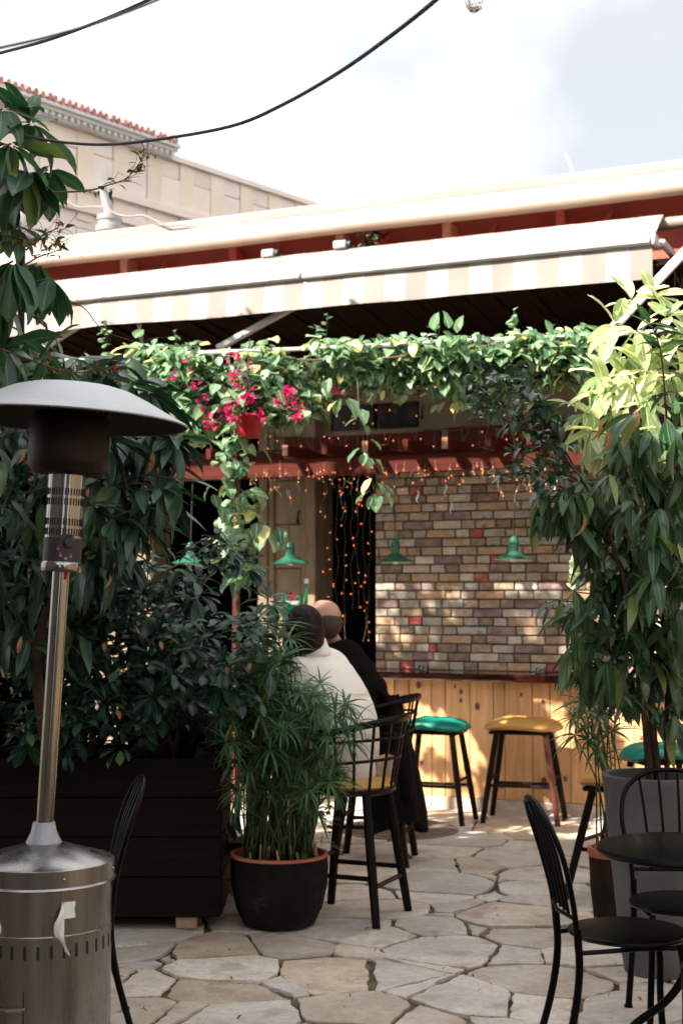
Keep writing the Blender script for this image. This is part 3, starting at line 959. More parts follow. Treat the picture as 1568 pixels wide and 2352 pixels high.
# struts from the front bar down to the vine rail
def strut(p0, p1, wd, nm='strut'):
    a, b = FMI @ p0, FMI @ p1
    d = (b - a)
    q = d.to_track_quat('Z', 'Y').to_matrix()
    mb = MB().bevbox((-wd / 2, -wd / 3, 0), (wd / 2, wd / 3, d.length), .006)
    mb.xf(Matrix.Translation(a) @ q.to_4x4())
    return mb.obj(nm, M['arm'], aw)
RAILY = 8.75
for (pa, pb) in (((705, 688), (500, 800)), ((200, 735), (55, 828))):
    sa0, za0 = fpx(*pa, TA + .16)
    sb0, zb0_ = fpx(*pb, TA + .06)
    strut(FM @ Vector((sa0, TA + .16, za0)), FM @ Vector((sb0, TA + .06, zb0_)), .06)
strut(FM @ Vector((fpx(1600, 548, TA - .1)[0], TA - .1, fpx(1600, 548, TA - .1)[1])), W(1352, 812, 8.55), .085)

# reed ceiling under the awning and roof
rc = fthing('reed_ceiling', 'dark reed matting hung under the awning roof', 'ceiling')
mb = MB()
zc = zv0 - .02
n = 150
for k in range(n):
    s_ = sL + (sRr - sL) * (k + .5) / n
    e0 = R3.uniform(-.06, .06)
    mb.box((s_, -.30 + e0 / 2, zc + .10 + R3.uniform(-.012, .012)), ((sRr - sL) / n * .92, 1.44 + e0, .02), (rad(-6), 0, 0))
tag(mb.obj('reed_strips', M['reed'], rc, smooth=False), kind='stuff')
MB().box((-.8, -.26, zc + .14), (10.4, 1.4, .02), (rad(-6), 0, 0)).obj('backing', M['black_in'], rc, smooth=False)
# loose reed ends hanging at the right end
mb = MB()
for k in range(160):
    s_ = sE + R3.uniform(-.5, .9)
    a = Vector((s_, R3.uniform(-1.0, -.2), zc + .12))
    mb.tube([a, a + Vector((R3.uniform(-.05, .05), R3.uniform(-.05, .03), -R3.uniform(.04, .2)))], .004, 4)
tag(mb.obj('loose_reeds', M['reed'], rc, smooth=False), kind='stuff')

# ------------------------------------------------------------------ brick facing above the counter
bw = fthing('brick_wall', 'wall facing of mottled brown, cream and red bricks above the bar counter', 'wall')
TB = 0.30
s0, zc0 = fpx(862, 1540, TB)
z1 = fpx(862, 1060, TB)[1]
zc0 -= .03
rowh = (fpx(900, 1440, TB)[1] - fpx(900, 1460, TB)[1])
sEnd = fpx(1470, 1300, TB)[0]
MB().box(((s0 + sEnd + .8) / 2, TB + .06, (zc0 + z1) / 2), (sEnd + .8 - s0, .10, z1 - zc0)).obj('mortar_bed', M['mortar'], bw, smooth=False)
def brickmat(name, c1, c2, c3):
    return pm(name, c1, c2, .85, scale=11, bump=.9, bscale=28, vary=.16, third=c3, detail=8, stretch=(1, 1, 1.6), lo=.40, hi=.56)
BK = {'y': brickmat('buff brick', (.27, .19, .115), (.38, .28, .18), (.19, .14, .095)),
      'o': brickmat('orange brick', (.30, .19, .11), (.40, .265, .165), (.22, .12, .085)),
      'g': brickmat('grey brick', (.23, .20, .16), (.34, .30, .245), (.13, .12, .10)),
      'c': brickmat('cream brick', (.36, .29, .225), (.47, .39, .315), (.28, .19, .155)),
      'p': brickmat('purple brick', (.15, .10, .088), (.23, .15, .13), (.30, .22, .18)),
      'r': brickmat('red brick', (.27, .055, .05), (.34, .09, .075), (.36, .20, .16)),
      'd': brickmat('dark brown brick', (.15, .105, .07), (.25, .175, .12), (.09, .07, .055))}
# one printed repeat, ten courses: (kind, length in thirds of a brick)
PAT = ['c2 y3 o4 g2 o4 d2 y3', 'p4 y2 c2 r1 d3 p2 y3 c3', 'd2 y4 p3 g2 d3 c4 g2', 'o3 c2 r2 g2 y3 g2 d2 o4', 'y4 g2 d2 y3 c3 p4 g2',
       'y2 g2 o4 g2 c2 g4 o4', 'g3 y2 y3 d2 p4 g3 c3', 'd2 y3 p4 c4 g2 y3 d2', 'y3 g2 d2 g2 o4 c2 r2 g3', 'g2 g4 p4 y4 d2 g2 y2']
unit = (sEnd - s0) / 36.0
rest = MB(); rest_mats = []; rest_idx = []
nb = 0
rr_ = 0
sHid = fpx(1345, 1300, TB)[0]
zz = z1 - .004
while zz - rowh > zc0 - .004:
    seq = PAT[rr_ % 10].split()
    off = -unit * (10 if (rr_ // 10) % 2 else 0) - unit * (rr_ % 3) * .7
    x = s0 + off
    k = 0
    while x < sEnd + .1:
        q = seq[k % len(seq)]
        L = int(q[1:]) * unit * R3.uniform(.94, 1.06)
        a0, a1 = max(x, s0), x + L
        if a1 - a0 > .025 and a1 > s0:
            jt = .0055
            pr = R3.uniform(-.003, .005)
            far_ = a0 > sHid
            bb = MB().bevbox((a0 + jt, TB - .006 + pr, zz - rowh + jt + R3.uniform(-.002, .002)), (a1 - jt, TB + .02, zz - jt + R3.uniform(-.002, .002)), .004)
            if far_:
                n0 = len(rest.f); rest.add(bb.v, bb.f); rest_idx += [q[0]] * (len(rest.f) - n0)
            else:
                bb.obj('brick', BK[q[0]], bw, smooth=False)
                nb += 1
        x += L
        k += 1
    zz -= rowh
    rr_ += 1
ro = rest.obj('bricks_behind_ficus', None, bw, smooth=False)
for k_ in BK: ro.data.materials.append(BK[k_])
ro.data.polygons.foreach_set('material_index', [list(BK).index(k_) for k_ in rest_idx])
tag(ro, kind='stuff')
print('bricks', nb, 'rowh', rowh)

# ------------------------------------------------------------------ bar counter
bc = fthing('bar_counter', 'pine clad bar counter with dark glossy wooden top below the brick facing', 'counter')
zt = fpx(960, 1553, 0)[1] + .0
print('counter height', zt)
x = fpx(866, 1700, 0)[0] - .35
sC0 = x
widths = [.10, .13, .09, .17, .12, .18, .11, .19, .18, .09, .21, .13, .15, .18, .12, .16, .14, .18, .13, .17, .15, .16, .18, .14]
for i, wd in enumerate(widths):
    mb = MB().bevbox((x + .002, R3.uniform(-.003, .003), .085), (x + wd - .002, .03, zt - .024), .004)
    pl = mb.obj('plank', M['pine'], bc)
    for q in range(R3.choice((1, 1, 2, 3))):
        kx, kz = x + wd * R3.uniform(.25, .75), R3.uniform(.15, zt - .06)
        kr = R3.uniform(.009, .021)
        MB().lathe([(.0, 0), (kr, 0.0), (kr * .8, .0012), (0, .0016)], 10).xf(Matrix.Translation((kx, -.0036, kz)) @ Matrix.Diagonal((1, 1, 1.5, 1)) @ Matrix.Rotation(rad(90), 4, 'X')).obj('knot', M['knot'], pl)
    x += wd
sC1 = x
MB().bevbox((sC0, .035, 0.0), (sC1, .34, zt - .024), .005).obj('core', M['boxwood'], bc)
for k in range(9):
    a0 = sC0 + (sC1 - sC0) * k / 9
    a1 = sC0 + (sC1 - sC0) * (k + 1) / 9
    MB().bevbox((a0 + .003, -.015 + R3.uniform(-.004, .004), -.02), (a1 - .003, .033, .083), .006).obj('plinth_stone', M['stone_floor'], bc)
# top: three boards with a wavy natural front edge
for (a0, a1) in ((sC0 - .04, 0.62), (.622, 2.0), (2.002, sC1 + .02)):
    nn = 26
    v, f = [], []
    for i in range(nn + 1):
        s_ = a0 + (a1 - a0) * i / nn
        fr_ = -.13 + .014 * mnoise.noise(Vector((s_ * 3, 1, 0))) + .006 * mnoise.noise(Vector((s_ * 11, 5, 0)))
        for (yy, zz_) in ((fr_ + .012, zt - .022), (fr_, zt - .010), (fr_ + .001, zt + .022), (fr_ + .012, zt + .034), (TB - .012, zt + .034), (TB - .012, zt - .022)):
            v.append((s_, yy, zz_))
    for i in range(nn):
        for k in range(6):
            a, b = i * 6 + k, i * 6 + (k + 1) % 6
            f.append((a, a + 6, b + 6, b))
    f.append((0, 1, 2, 3, 4, 5)); f.append(tuple(nn * 6 + k for k in (5, 4, 3, 2, 1, 0)))
    MB().add(v, f).obj('counter_top', M['bartop'], bc)
# steel ashtrays on the counter
for (px, lab) in ((975, 'small steel ashtray on the counter, the left one of two'), (1243, 'small steel ashtray on the counter, the right one of two')):
    s_, _ = fpx(px, 1540, .12)
    t = thing('ashtray', lab, 'ashtray', FM @ Vector((s_, .10, zt + .0345)), 0, 'ashtrays on the counter')
    MB().lathe([(.0, 0), (.038, 0), (.040, .004), (.040, .036), (.036, .036), (.034, .008), (0, .008)], 20).obj('bowl', M['steel_pol'], t)
    MB().tube([(.042 * math.cos(a), .042 * math.sin(a), .036) for a in [k * math.pi / 10 for k in range(21)]], .004, 6).obj('rim', M['steel_pol'], t)

# ------------------------------------------------------------------ pergola beams over the counter
pg = fthing('pergola', 'red brown timber pergola beams strung with fairy lights above the counter', 'pergola')
TP = -0.42
zl1 = (fpx(1240, 1036, TP)[1] + fpx(600, 1052, TP)[1]) / 2
zl0 = (fpx(1240, 1078, TP)[1] + fpx(600, 1096, TP)[1]) / 2
sP0, sP1 = fpx(395, 1080, TP)[0] - 1.2, 3.4
MB().bevbox((sP0, TP - .03, zl0), (sP1, TP + .03, zl1), .006).obj('front_beam', M['redwood'], pg)
TP2 = -.12
zu0 = (fpx(1240, 1026, TP2)[1] + fpx(660, 1042, TP2)[1]) / 2
zu1 = (fpx(1240, 978, TP2)[1] + fpx(660, 996, TP2)[1]) / 2
MB().bevbox((fpx(655, 1010, TP2)[0], TP2 - .025, zu0), (fpx(1012, 1010, TP2)[0], TP2 + .025, zu1 - .02), .005).obj('upper_board', M['redwood'], pg)
MB().bevbox((fpx(1030, 1010, TP2)[0], TP2 - .025, zu0), (sP1, TP2 + .025, zu1), .005).obj('upper_board', M['redwood'], pg)
MB().bevbox((sP0, TP2 - .02, zu0 - .08), (fpx(650, 1010, TP2)[0], TP2 + .02, zu0 + .05), .005).obj('upper_board', M['redwood'], pg)
for px in (480, 655, 745, 838, 930, 1021, 1120, 1215, 1420):
    s_, _ = fpx(px, 1000, TP - .22)
    MB().bevbox((s_ - .024, TP - .22, zl1 + .002), (s_ + .024, TW - .06, zl1 + .085), .004).obj('rafter', M['redwood'], pg)
    MB().bevbox((s_ - .022, TP - .226, zl1 + .004), (s_ + .022, TP - .2205, zl1 + .083), .002).obj('rafter_end', M['endgrain'] if px in (655, 838, 1021) else M['redwood'], pg)
# post that carries the vine
s_, _ = fpx(548, 1200, TP - .05)
MB().bevbox((s_ - .025, TP - .10, 0), (s_ + .02, TP - .05, zl1), .006).obj('post', M['redleg'], pg)

# ------------------------------------------------------------------ stone building with cornice behind at left
M['lime_strip'] = pm('yellow limestone strip', (0.74, 0.61, 0.49), (0.82, 0.71, 0.58), 0.85, scale=2.0, bump=.1)
sb = thing('stone_building', 'pale stone building with grey cornice and red tiled eave behind the bar', 'building')
VX = 0.816
A0 = W(0, 300, 14.0); A0.z = 0
bd = Vector((VX, 1, 0)).normalized()
bn = Vector((bd.y, -bd.x, 0))             # outward, towards the camera side
def BP(u, o, z): return A0 + bd * u + bn * o + Vector((0, 0, z))
def bbox(u0, u1, o0, o1, z0, z1, name, mat, parent=None, bev=None):
    v = [BP(u, o, z) for z in (z0, z1) for (u, o) in ((u0, o0), (u1, o0), (u1, o1), (u0, o1))]
    return MB().add(v, [(0, 3, 2, 1), (4, 5, 6, 7), (0, 1, 5, 4), (1, 2, 6, 5), (2, 3, 7, 6), (3, 0, 4, 7)]).obj(name, mat, parent or sb, smooth=False)
def uz(px, py, o=0.0):
    d = ray(px, py)
    P0 = A0 + bn * o
    k = (P0 - Vector((0, 0, CAMZ))).dot(bn) / d.dot(bn)
    p = Vector((0, 0, CAMZ)) + d * k
    return (p - P0).dot(bd), p.z
zTop = uz(560, 425)[1]
print('stone bld top', zTop, uz(395, 350), uz(680, 468), uz(0, 225))
uE = uz(385, 350)[0]
u = -6.0
rz = 0
while rz * .42 < zTop - .01:
    z0_, z1_ = rz * .42, min((rz + 1) * .42, zTop)
    if z1_ > 4.2:
        u = -3.0 + (.5 if rz % 2 else 0)
        while u < 12:
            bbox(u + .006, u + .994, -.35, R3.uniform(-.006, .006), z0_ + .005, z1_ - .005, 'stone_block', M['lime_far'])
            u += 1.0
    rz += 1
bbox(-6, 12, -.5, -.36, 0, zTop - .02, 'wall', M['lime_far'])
bbox(uE + .01, 12, -.40, .05, zTop + .002, zTop + .06, 'coping', M['lime_far'])
for (py_, hh, pr) in ((415, .09, .06), (470, .07, .05)):
    zz_ = uz(150, py_)[1]
    bbox(-6, 12, .0065, pr, zz_ - hh / 2, zz_ + hh / 2, 'string_course', M['lime_far'])
for k in range(30):
    uu = -3 + k * .5
    bbox(uu, uu + .22, .0065, .0085, zTop - .95, zTop - .002, 'stone_strip', M['lime_strip'])
# cornice
zc_ = zTop + .004
for (o_, a_, b_) in ((.10, .0, .05), (.17, .052, .085), (.22, .087, .13)):
    bbox(-6, uE - .0, -.4, o_, zc_ + a_, zc_ + b_, 'cornice', M['cornice'])
for k in range(80):
    uu = uE - .08 - k * .085
    bbox(uu, uu + .042, .101, .15, zc_ + .012, zc_ + .05, 'dentil', M['cornice'])
for k in range(80):
    uu = uE - .10 - k * .085 + R3.uniform(-.006, .006)
    q = [BP(uu, .25 + R3.uniform(-.01, .01), zc_ + .150 + R3.uniform(-.005, .005)), BP(uu, -.5, zc_ + .26)]
    MB().tube(q, .034, 7).obj('roof_tile', M['rooftile'], sb)
bbox(-6, uE - .02, -.5, .20, zc_ + .131, zc_ + .14, 'roof_board', M['rooftile'])

# vent pipe on the roof
p = W(252, 520, 12.2)
t = thing('vent_pipe', 'grey roof vent pipe with ringed base in front of the stone building', 'vent', p)
MB().lathe([(.11, -.55), (.11, -.06), (.12, -.05), (.12, .0), (.10, .01), (.10, .04), (.11, .05), (.11, .09), (.08, .10)], 16).obj('base', M['grey_flash'], t)
MB().tube([(-.0, 0, .1), (-.04, 0, .24), (-.07, 0, .36)], [.045, .04, .035], 10).obj('pipe', M['grey_flash'], t)
# slim thing rising beyond the parapet at right (aerial)
p = W(1312, 386, 12.0)
tag(MB().tube([p + Vector((.03, 0, -.7)), p, p + Vector((-.055, 0, .13))], [.012, .012, .006], 6).obj('aerial_rod', M['cornice']), 'thin grey rod rising beyond the parapet', 'aerial')

# ------------------------------------------------------------------ courtyard walls out of the picture, which shade the floor
cw = thing('courtyard_house', 'tall rendered house on the left side of the courtyard', 'house')
MB().box((-6.3, -1.0, 3.95), (4.0, 11.0, 7.9)).obj('wall', M['render'], cw, smooth=False)
MB().box((-6.3, -1.0, 7.98), (4.1, 11.1, .16)).obj('roof', M['rooftile'], cw, smooth=False)

rw = thing('rear_house', 'unseen rendered house behind the camera, shaped for reflections in the steel', 'house')
for (x0_, x1_) in ((-4.4, -1.1), (.5, 4.0)):  # unseen walls parted so a strip of sky streaks the heater steel
    MB().box(((x0_ + x1_) / 2, -6.5, 2.1), (x1_ - x0_, 3.0, 4.2)).obj('wall', M['render'], rw, smooth=False)
    MB().box(((x0_ + x1_) / 2, -6.5, 4.26), (x1_ - x0_ + .3, 3.3, .12)).obj('roof', M['rooftile'], rw, smooth=False)
    for k in range(2):
        MB().box((x0_ + .8 + k * 1.6, -4.99, 1.6), (.8, .03, 1.5)).obj('window', M['darkglass'], rw, smooth=False)  # dark panes added for contrast in the reflections
sw = thing('side_house', 'stone house on the right side of the courtyard', 'house')
MB().box((7.4, 1.0, 1.9), (4.0, 12.0, 3.8)).obj('wall', M['lime'], sw, smooth=False)
MB().box((7.4, 1.0, 3.86), (4.3, 12.3, .12)).obj('roof', M['rooftile'], sw, smooth=False)

for m_ in BK.values():
    for n_ in m_.node_tree.nodes:
        if n_.type == 'VALTORGB':
            for e_ in n_.color_ramp.elements: e_.color = (min(1, e_.color[0] * 1.30), min(1, e_.color[1] * 1.28), min(1, e_.color[2] * 1.32), 1)

# =================================================================== OBJECTS
def V(*a): return Vector(a)
def up_z(p, z): return Vector((p[0], p[1], z))

# ------------------------------------------------------------------ patio heater
hp = G(110, 2352 + 0)
hx, hy = (110 - 784) / 690.0, 4.73
ht = thing('patio_heater', 'stainless steel mushroom patio heater with torn paper on its tank housing', 'heater', (hx, hy, 0))
rT = .222
MB().lathe([(rT + .012, 0), (rT + .012, .05), (rT, .052), (rT, .655)], 64).obj('tank_housing', M['steel'], ht)
MB().lathe([(rT + .008, .632), (rT + .014, .636), (rT + .008, .642), (rT + .007, .695), (rT + .002, .700), (.055, .752), (.05, .752)], 64).obj('housing_lid', M['steel'], ht)
mb = MB().lathe([(.058, .750), (.057, .756), (.042, .785), (.036, .815), (.034, .818), (.028, .818)], 32).obj('pole_collar', M['grey_plastic'], ht)
lean = Matrix.Translation((0, 0, .76)) @ Matrix.Rotation(rad(3.0), 4, 'Y') @ Matrix.Translation((0, 0, -.76))
MB().lathe([(.0285, .755), (.0285, 1.66), (.02, 1.665)], 28).xf(lean).obj('pole', M['steel_pol'], ht)
br = MB().lathe([(.066, 1.640), (.068, 1.644), (.068, 1.668), (.066, 1.672), (.0625, 1.673), (.0625, 1.97)], 48).xf(lean).obj('burner_cylinder', M['steel_pol'], ht)
mb = MB()
for (z_, n_) in ((1.905, 40), (1.872, 40), (1.805, 40), (1.772, 40)):
    for k in range(n_):
        a = 2 * math.pi * k / n_
        mb.box((.0622 * math.cos(a), .0622 * math.sin(a), z_), (.003, .0042, .023), (0, 0, a))
tag(mb.xf(lean).obj('vent_slots', M['slot'], br, smooth=False), kind='stuff')
# black control label wrapped on the lower half with its cut-out round the knob
mb = MB()
v, f = [], []
n_ = 28
for k in range(n_ + 1):
    a = rad(-205 + 215 * k / n_)
    for z_ in (1.674, 1.752 + (.012 if 15 < k < 21 else 0)):
        v.append((.0632 * math.cos(a), .0632 * math.sin(a), z_))
for k in range(n_):
    f.append((2 * k, 2 * k + 2, 2 * k + 3, 2 * k + 1))
lb = mb.add(v, f).xf(lean).obj('control_label', M['black_plastic'], br)
def onlabel(a, z_, r_=.0636):
    return Matrix.Translation((r_ * math.cos(a), r_ * math.sin(a), z_)) @ Matrix.Rotation(a + math.pi / 2, 4, 'Z') @ Matrix.Rotation(math.pi / 2, 4, 'X')
for (a, z_, sz) in ((rad(-92), 1.722, .0035), (rad(-84), 1.700, .0055), (rad(-52), 1.697, .004)):
    MB().add([(-sz, -sz, 0), (sz, -sz, 0), (0, sz * 1.2, 0)], [(0, 1, 2)]).xf(lean @ onlabel(a, z_)).obj('warning_mark', M['redprint'], lb, smooth=False)
def text(txt, Mx, size, mat, parent, name='lettering'):
    cu = bpy.data.curves.new(name, 'FONT')
    cu.body = txt
    cu.size = size
    cu.align_x = 'CENTER'
    cu.materials.append(mat)
    tmp = bpy.data.objects.new(name, cu)
    o = link(name, bpy.data.meshes.new_from_object(tmp), parent)
    bpy.data.objects.remove(tmp)
    o.matrix_local = Mx
    return o
text('CE', lean @ onlabel(rad(-68), 1.681), .008, M['whiteprint'], lb)
for (tx, a, z_) in (('PILOT', rad(-92), 1.713), ('HIGH', rad(-84), 1.690), ('LOW', rad(-52), 1.688)):
    text(tx, lean @ onlabel(a, z_), .0042, M['whiteprint'], lb)
MB().lathe([(.019, 0), (.019, .010), (.015, .014), (0, .014)], 20).xf(lean @ onlabel(rad(-62), 1.738, .0625)).obj('control_knob', M['black_plastic'], br)
MB().tube([(.022, -.0215, 1.645), (.022, -.0215, 1.615)], .006, 10).xf(lean).obj('ignition_button', M['redprint'], ht)
MB().lathe([(.055, 1.962), (.095, 1.964), (.118, 1.972), (.130, 1.988), (.134, 2.01), (.134, 2.14), (.120, 2.17)], 56).xf(lean).obj('emitter_screen', M['burnt'], ht)
# dome: shallow spun cap with a rolled rim, three struts underneath
prof = [(.388, 2.142), (.392, 2.146), (.388, 2.151), (.34, 2.175), (.26, 2.218), (.20, 2.246), (.15, 2.260), (.05, 2.264), (.0, 2.265)]
under = [(0, 2.258), (.15, 2.254), (.20, 2.240), (.26, 2.212), (.34, 2.170), (.385, 2.144)]
dm = MB().lathe(prof, 72, cap=False).xf(lean).obj('dome', M['dome_alu'], ht)
MB().lathe(under, 72, cap=False).xf(lean).obj('dome_lining', M['burnt'], dm)
for k in range(3):
    a = rad(20 + 120 * k)
    MB().tube([(.11 * math.cos(a), .11 * math.sin(a), 2.13), (.13 * math.cos(a), .13 * math.sin(a), 2.252)], .006, 6).xf(lean).obj('dome_strut', M['burnt'], ht)
for k in range(6):
    a = rad(-62 + 60 * k)
    MB().ell((.0, 0, 0), (.006, .006, .004)).xf(Matrix.Translation(((rT + .008) * math.cos(a), (rT + .008) * math.sin(a), .668)) @ Matrix.Rotation(a, 4, 'Z') @ Matrix.Rotation(rad(90), 4, 'Y')).obj('lid_screw', M['steel_pol'], ht)
for k in range(34):
    a = 2 * math.pi * k / 34 + .05
    if math.sin(a) > .3: continue
    MB().bevbox((-.0025, -.005, -.021), (.0012, .005, .021), .0035).xf(Matrix.Translation(((rT) * math.cos(a), (rT) * math.sin(a), .445)) @ Matrix.Rotation(a, 4, 'Z')).obj('housing_slot', M['slot'], ht)
# door seam, latch, ring seam
a = rad(-93)
MB().box(((rT + .0002) * math.cos(a), (rT + .0002) * math.sin(a), .18), (.002, .003, .30), (0, 0, a)).obj('door_seam', M['slot'], ht, smooth=False)
mb = MB()
pts = [((rT + .004 + .003 * math.sin(k)) * math.cos(rad(-118 + 3.4 * k)), (rT + .006) * math.sin(rad(-118 + 3.4 * k)), .268 + .001 * k) for k in range(9)]
for i in range(8):
    mb.tube([pts[i], pts[i + 1]], .006, 6)
mb.obj('door_latch', M['steel_pol'], ht)
MB().tube([((rT + .0006) * math.cos(rad(-180 + 6 * k)), (rT + .0006) * math.sin(rad(-180 + 6 * k)), .492) for k in range(31)], .0022, 5).obj('ring_seam', M['steel'], ht)
# torn paper label: flat stub and a curled hanging strip
def paper(fn, nu, nv, nm):
    v, f = [], []
    for i in range(nu + 1):
        for j in range(nv + 1):
            v.append(fn(i / nu, j / nv))
    for i in range(nu):
        for j in range(nv):
            q = i * (nv + 1) + j
            f.append((q, q + nv + 1, q + nv + 2, q + 1))
    return MB().add(v, f).obj(nm, M['paper'], ht)
def onT(ad, z_, o_=.0015):
    a_ = rad(ad)
    return ((rT + o_) * math.cos(a_), (rT + o_) * math.sin(a_), z_)
paper(lambda u, v: onT(-61.5 + 9.5 * u + (.6 * math.sin(v * 9) if u > .9 else 0), .598 - .052 * v), 5, 5, 'torn_paper')
def curl(u, v):
    k = v
    cen = -62.5 - 3.0 * math.sin(k * 4.4) * (1 if k < .55 else 1.0) - 1.0 * k
    wdt = (1.0 + 8 * min(1, k / .45)) if k < .45 else 9.0 - 4.0 * (k - .45) / .55
    ofs = .003 + .022 * math.sin(math.pi * min(1, k * 1.2)) * (1 - abs(u - .5)) + .010 * math.sin(u * 3.1 + k * 5)
    p_ = onT(cen + wdt * (u - .5) + 1.5 * math.sin(k * 7), .592 - .150 * k - .02 * (u - .5), ofs)
    return p_
paper(curl, 6, 14, 'torn_paper')
# pale hose loop at the left of the housing
mb = MB().tube([(-.150 + .055 * math.cos(t_), -.205 + .02 * math.sin(t_), .515 + .062 * math.sin(t_)) for t_ in [k * math.pi / 14 for k in range(29)]], .0065, 8)
mb.obj('hose_loop', M['china'], ht)

# ------------------------------------------------------------------ bistro furniture
def bistro_chair(label, loc, rz):
    """faces +X locally, seat centre at the origin"""
    t = thing('bistro_chair', label, 'chair', loc, rz, 'black metal bistro chairs')
    SH = .455
    MB().lathe([(.0, SH - .012), (.19, SH - .012), (.197, SH - .004), (.195, SH + .002), (.185, SH + .005), (.0, SH + .004)], 40).obj('seat', M['iron'], t)
    bx_ = -.205
    hoop = catmull([(bx_, -.150, SH - .03), (bx_ - .012, -.158, SH + .10), (bx_ - .05, -.185, SH + .26), (bx_ - .090, -.160, SH + .37), (bx_ - .112, -.08, SH + .425), (bx_ - .116, 0, SH + .435),
                    (bx_ - .112, .08, SH + .425), (bx_ - .090, .160, SH + .37), (bx_ - .05, .185, SH + .26), (bx_ - .012, .158, SH + .10), (bx_, .150, SH - .03)], 6)
    MB().tube(hoop, .0095, 10).obj('back_hoop', M['iron'], t)
    for k in range(4):
        yy = -.096 + .064 * k
        MB().tube(catmull([(bx_ - .012, yy * .85, SH + .075), (bx_ - .052, yy, SH + .26), (bx_ - .113, yy * 1.15, SH + .424 - abs(yy) * .1)], 5), .006, 8).obj('spindle', M['iron'], t)
    MB().tube([(bx_ - .012, -.155, SH + .075), (bx_ - .03, 0, SH + .072), (bx_ - .012, .155, SH + .075)], .007, 8).obj('back_rail', M['iron'], t)
    MB().tube(catmull([(bx_, -.150, SH - .035), (-.12, -.155, SH - .03), (.0, -.15, SH - .025), (.13, -.13, SH - .03)], 4), .008, 8).obj('seat_rail', M['iron'], t)
    MB().tube(catmull([(bx_, .150, SH - .035), (-.12, .155, SH - .03), (.0, .15, SH - .025), (.13, .13, SH - .03)], 4), .008, 8).obj('seat_rail', M['iron'], t)
    for sg in (-1, 1):
        lg = MB().tube(catmull([(bx_, .150 * sg, SH + .04), (bx_ + .004, .152 * sg, SH - .10), (bx_ - .02, .158 * sg, .20), (bx_ - .075, .165 * sg, .006)], 6), [.0125] * 19, 10).obj('leg', M['iron'], t)
        MB().lathe([(.016, 0), (.017, .008), (.012, .014)], 12, (bx_ - .075, .165 * sg, 0)).obj('foot', M['iron'], lg)
        lg = MB().tube(catmull([(.135, .13 * sg, SH - .02), (.148, .135 * sg, SH - .12), (.150, .14 * sg, .20), (.165, .15 * sg, .006)], 6), [.012] * 19, 10).obj('leg', M['iron'], t)
        MB().lathe([(.016, 0), (.017, .008), (.012, .014)], 12, (.165, .15 * sg, 0)).obj('foot', M['iron'], lg)
    return t
bistro_chair('black metal bistro chair in right foreground, left of the round table', (.945, 4.78, .0), rad(4.5))
bistro_chair('black metal bistro chair standing behind the round table against the grey planter', (1.235, 5.22, .0), rad(-94))
bistro_chair('black metal bistro chair at the right picture edge, only its seat rim in sight', (1.21, 4.30, .0), rad(88))
bistro_chair('black metal bistro chair in the dark behind the patio heater', (-1.05, 5.25, .0), rad(-167))

def bistro_table(label, loc):
    t = thing('bistro_table', label, 'table', loc, 0, 'round black bistro tables')
    MB().lathe([(.0, .700), (.285, .700), (.300, .704), (.306, .714), (.300, .724), (.285, .7275), (.0, .7275)], 64).obj('table_top', M['iron'], t)
    MB().lathe([(.10, .690), (.10, .6995), (.02, .6995)], 20).tube([(0, 0, .69), (0, 0, .30)], .019, 12).obj('pedestal', M['iron'], t)
    for k in range(3):
        a_ = rad(200 + 120 * k)
        ca_, sa_ = math.cos(a_), math.sin(a_)
        lg = MB().tube(catmull([(.012 * ca_, .012 * sa_, .42), (.03 * ca_, .03 * sa_, .30), (.10 * ca_, .10 * sa_, .225), (.22 * ca_, .22 * sa_, .16), (.285 * ca_, .285 * sa_, .08), (.30 * ca_, .30 * sa_, .008)], 6), .0135, 10).obj('leg', M['iron'], t)
        MB().lathe([(.018, 0), (.018, .012), (.012, .014)], 12, (.30 * ca_, .30 * sa_, 0)).obj('foot', M['iron'], lg)
    return t
bistro_table('round black metal bistro table at the right picture edge', (1.155, 4.80, 0))
bistro_table('round black bistro table mostly hidden behind the heater at the left edge', (-1.68, 5.6, 0))

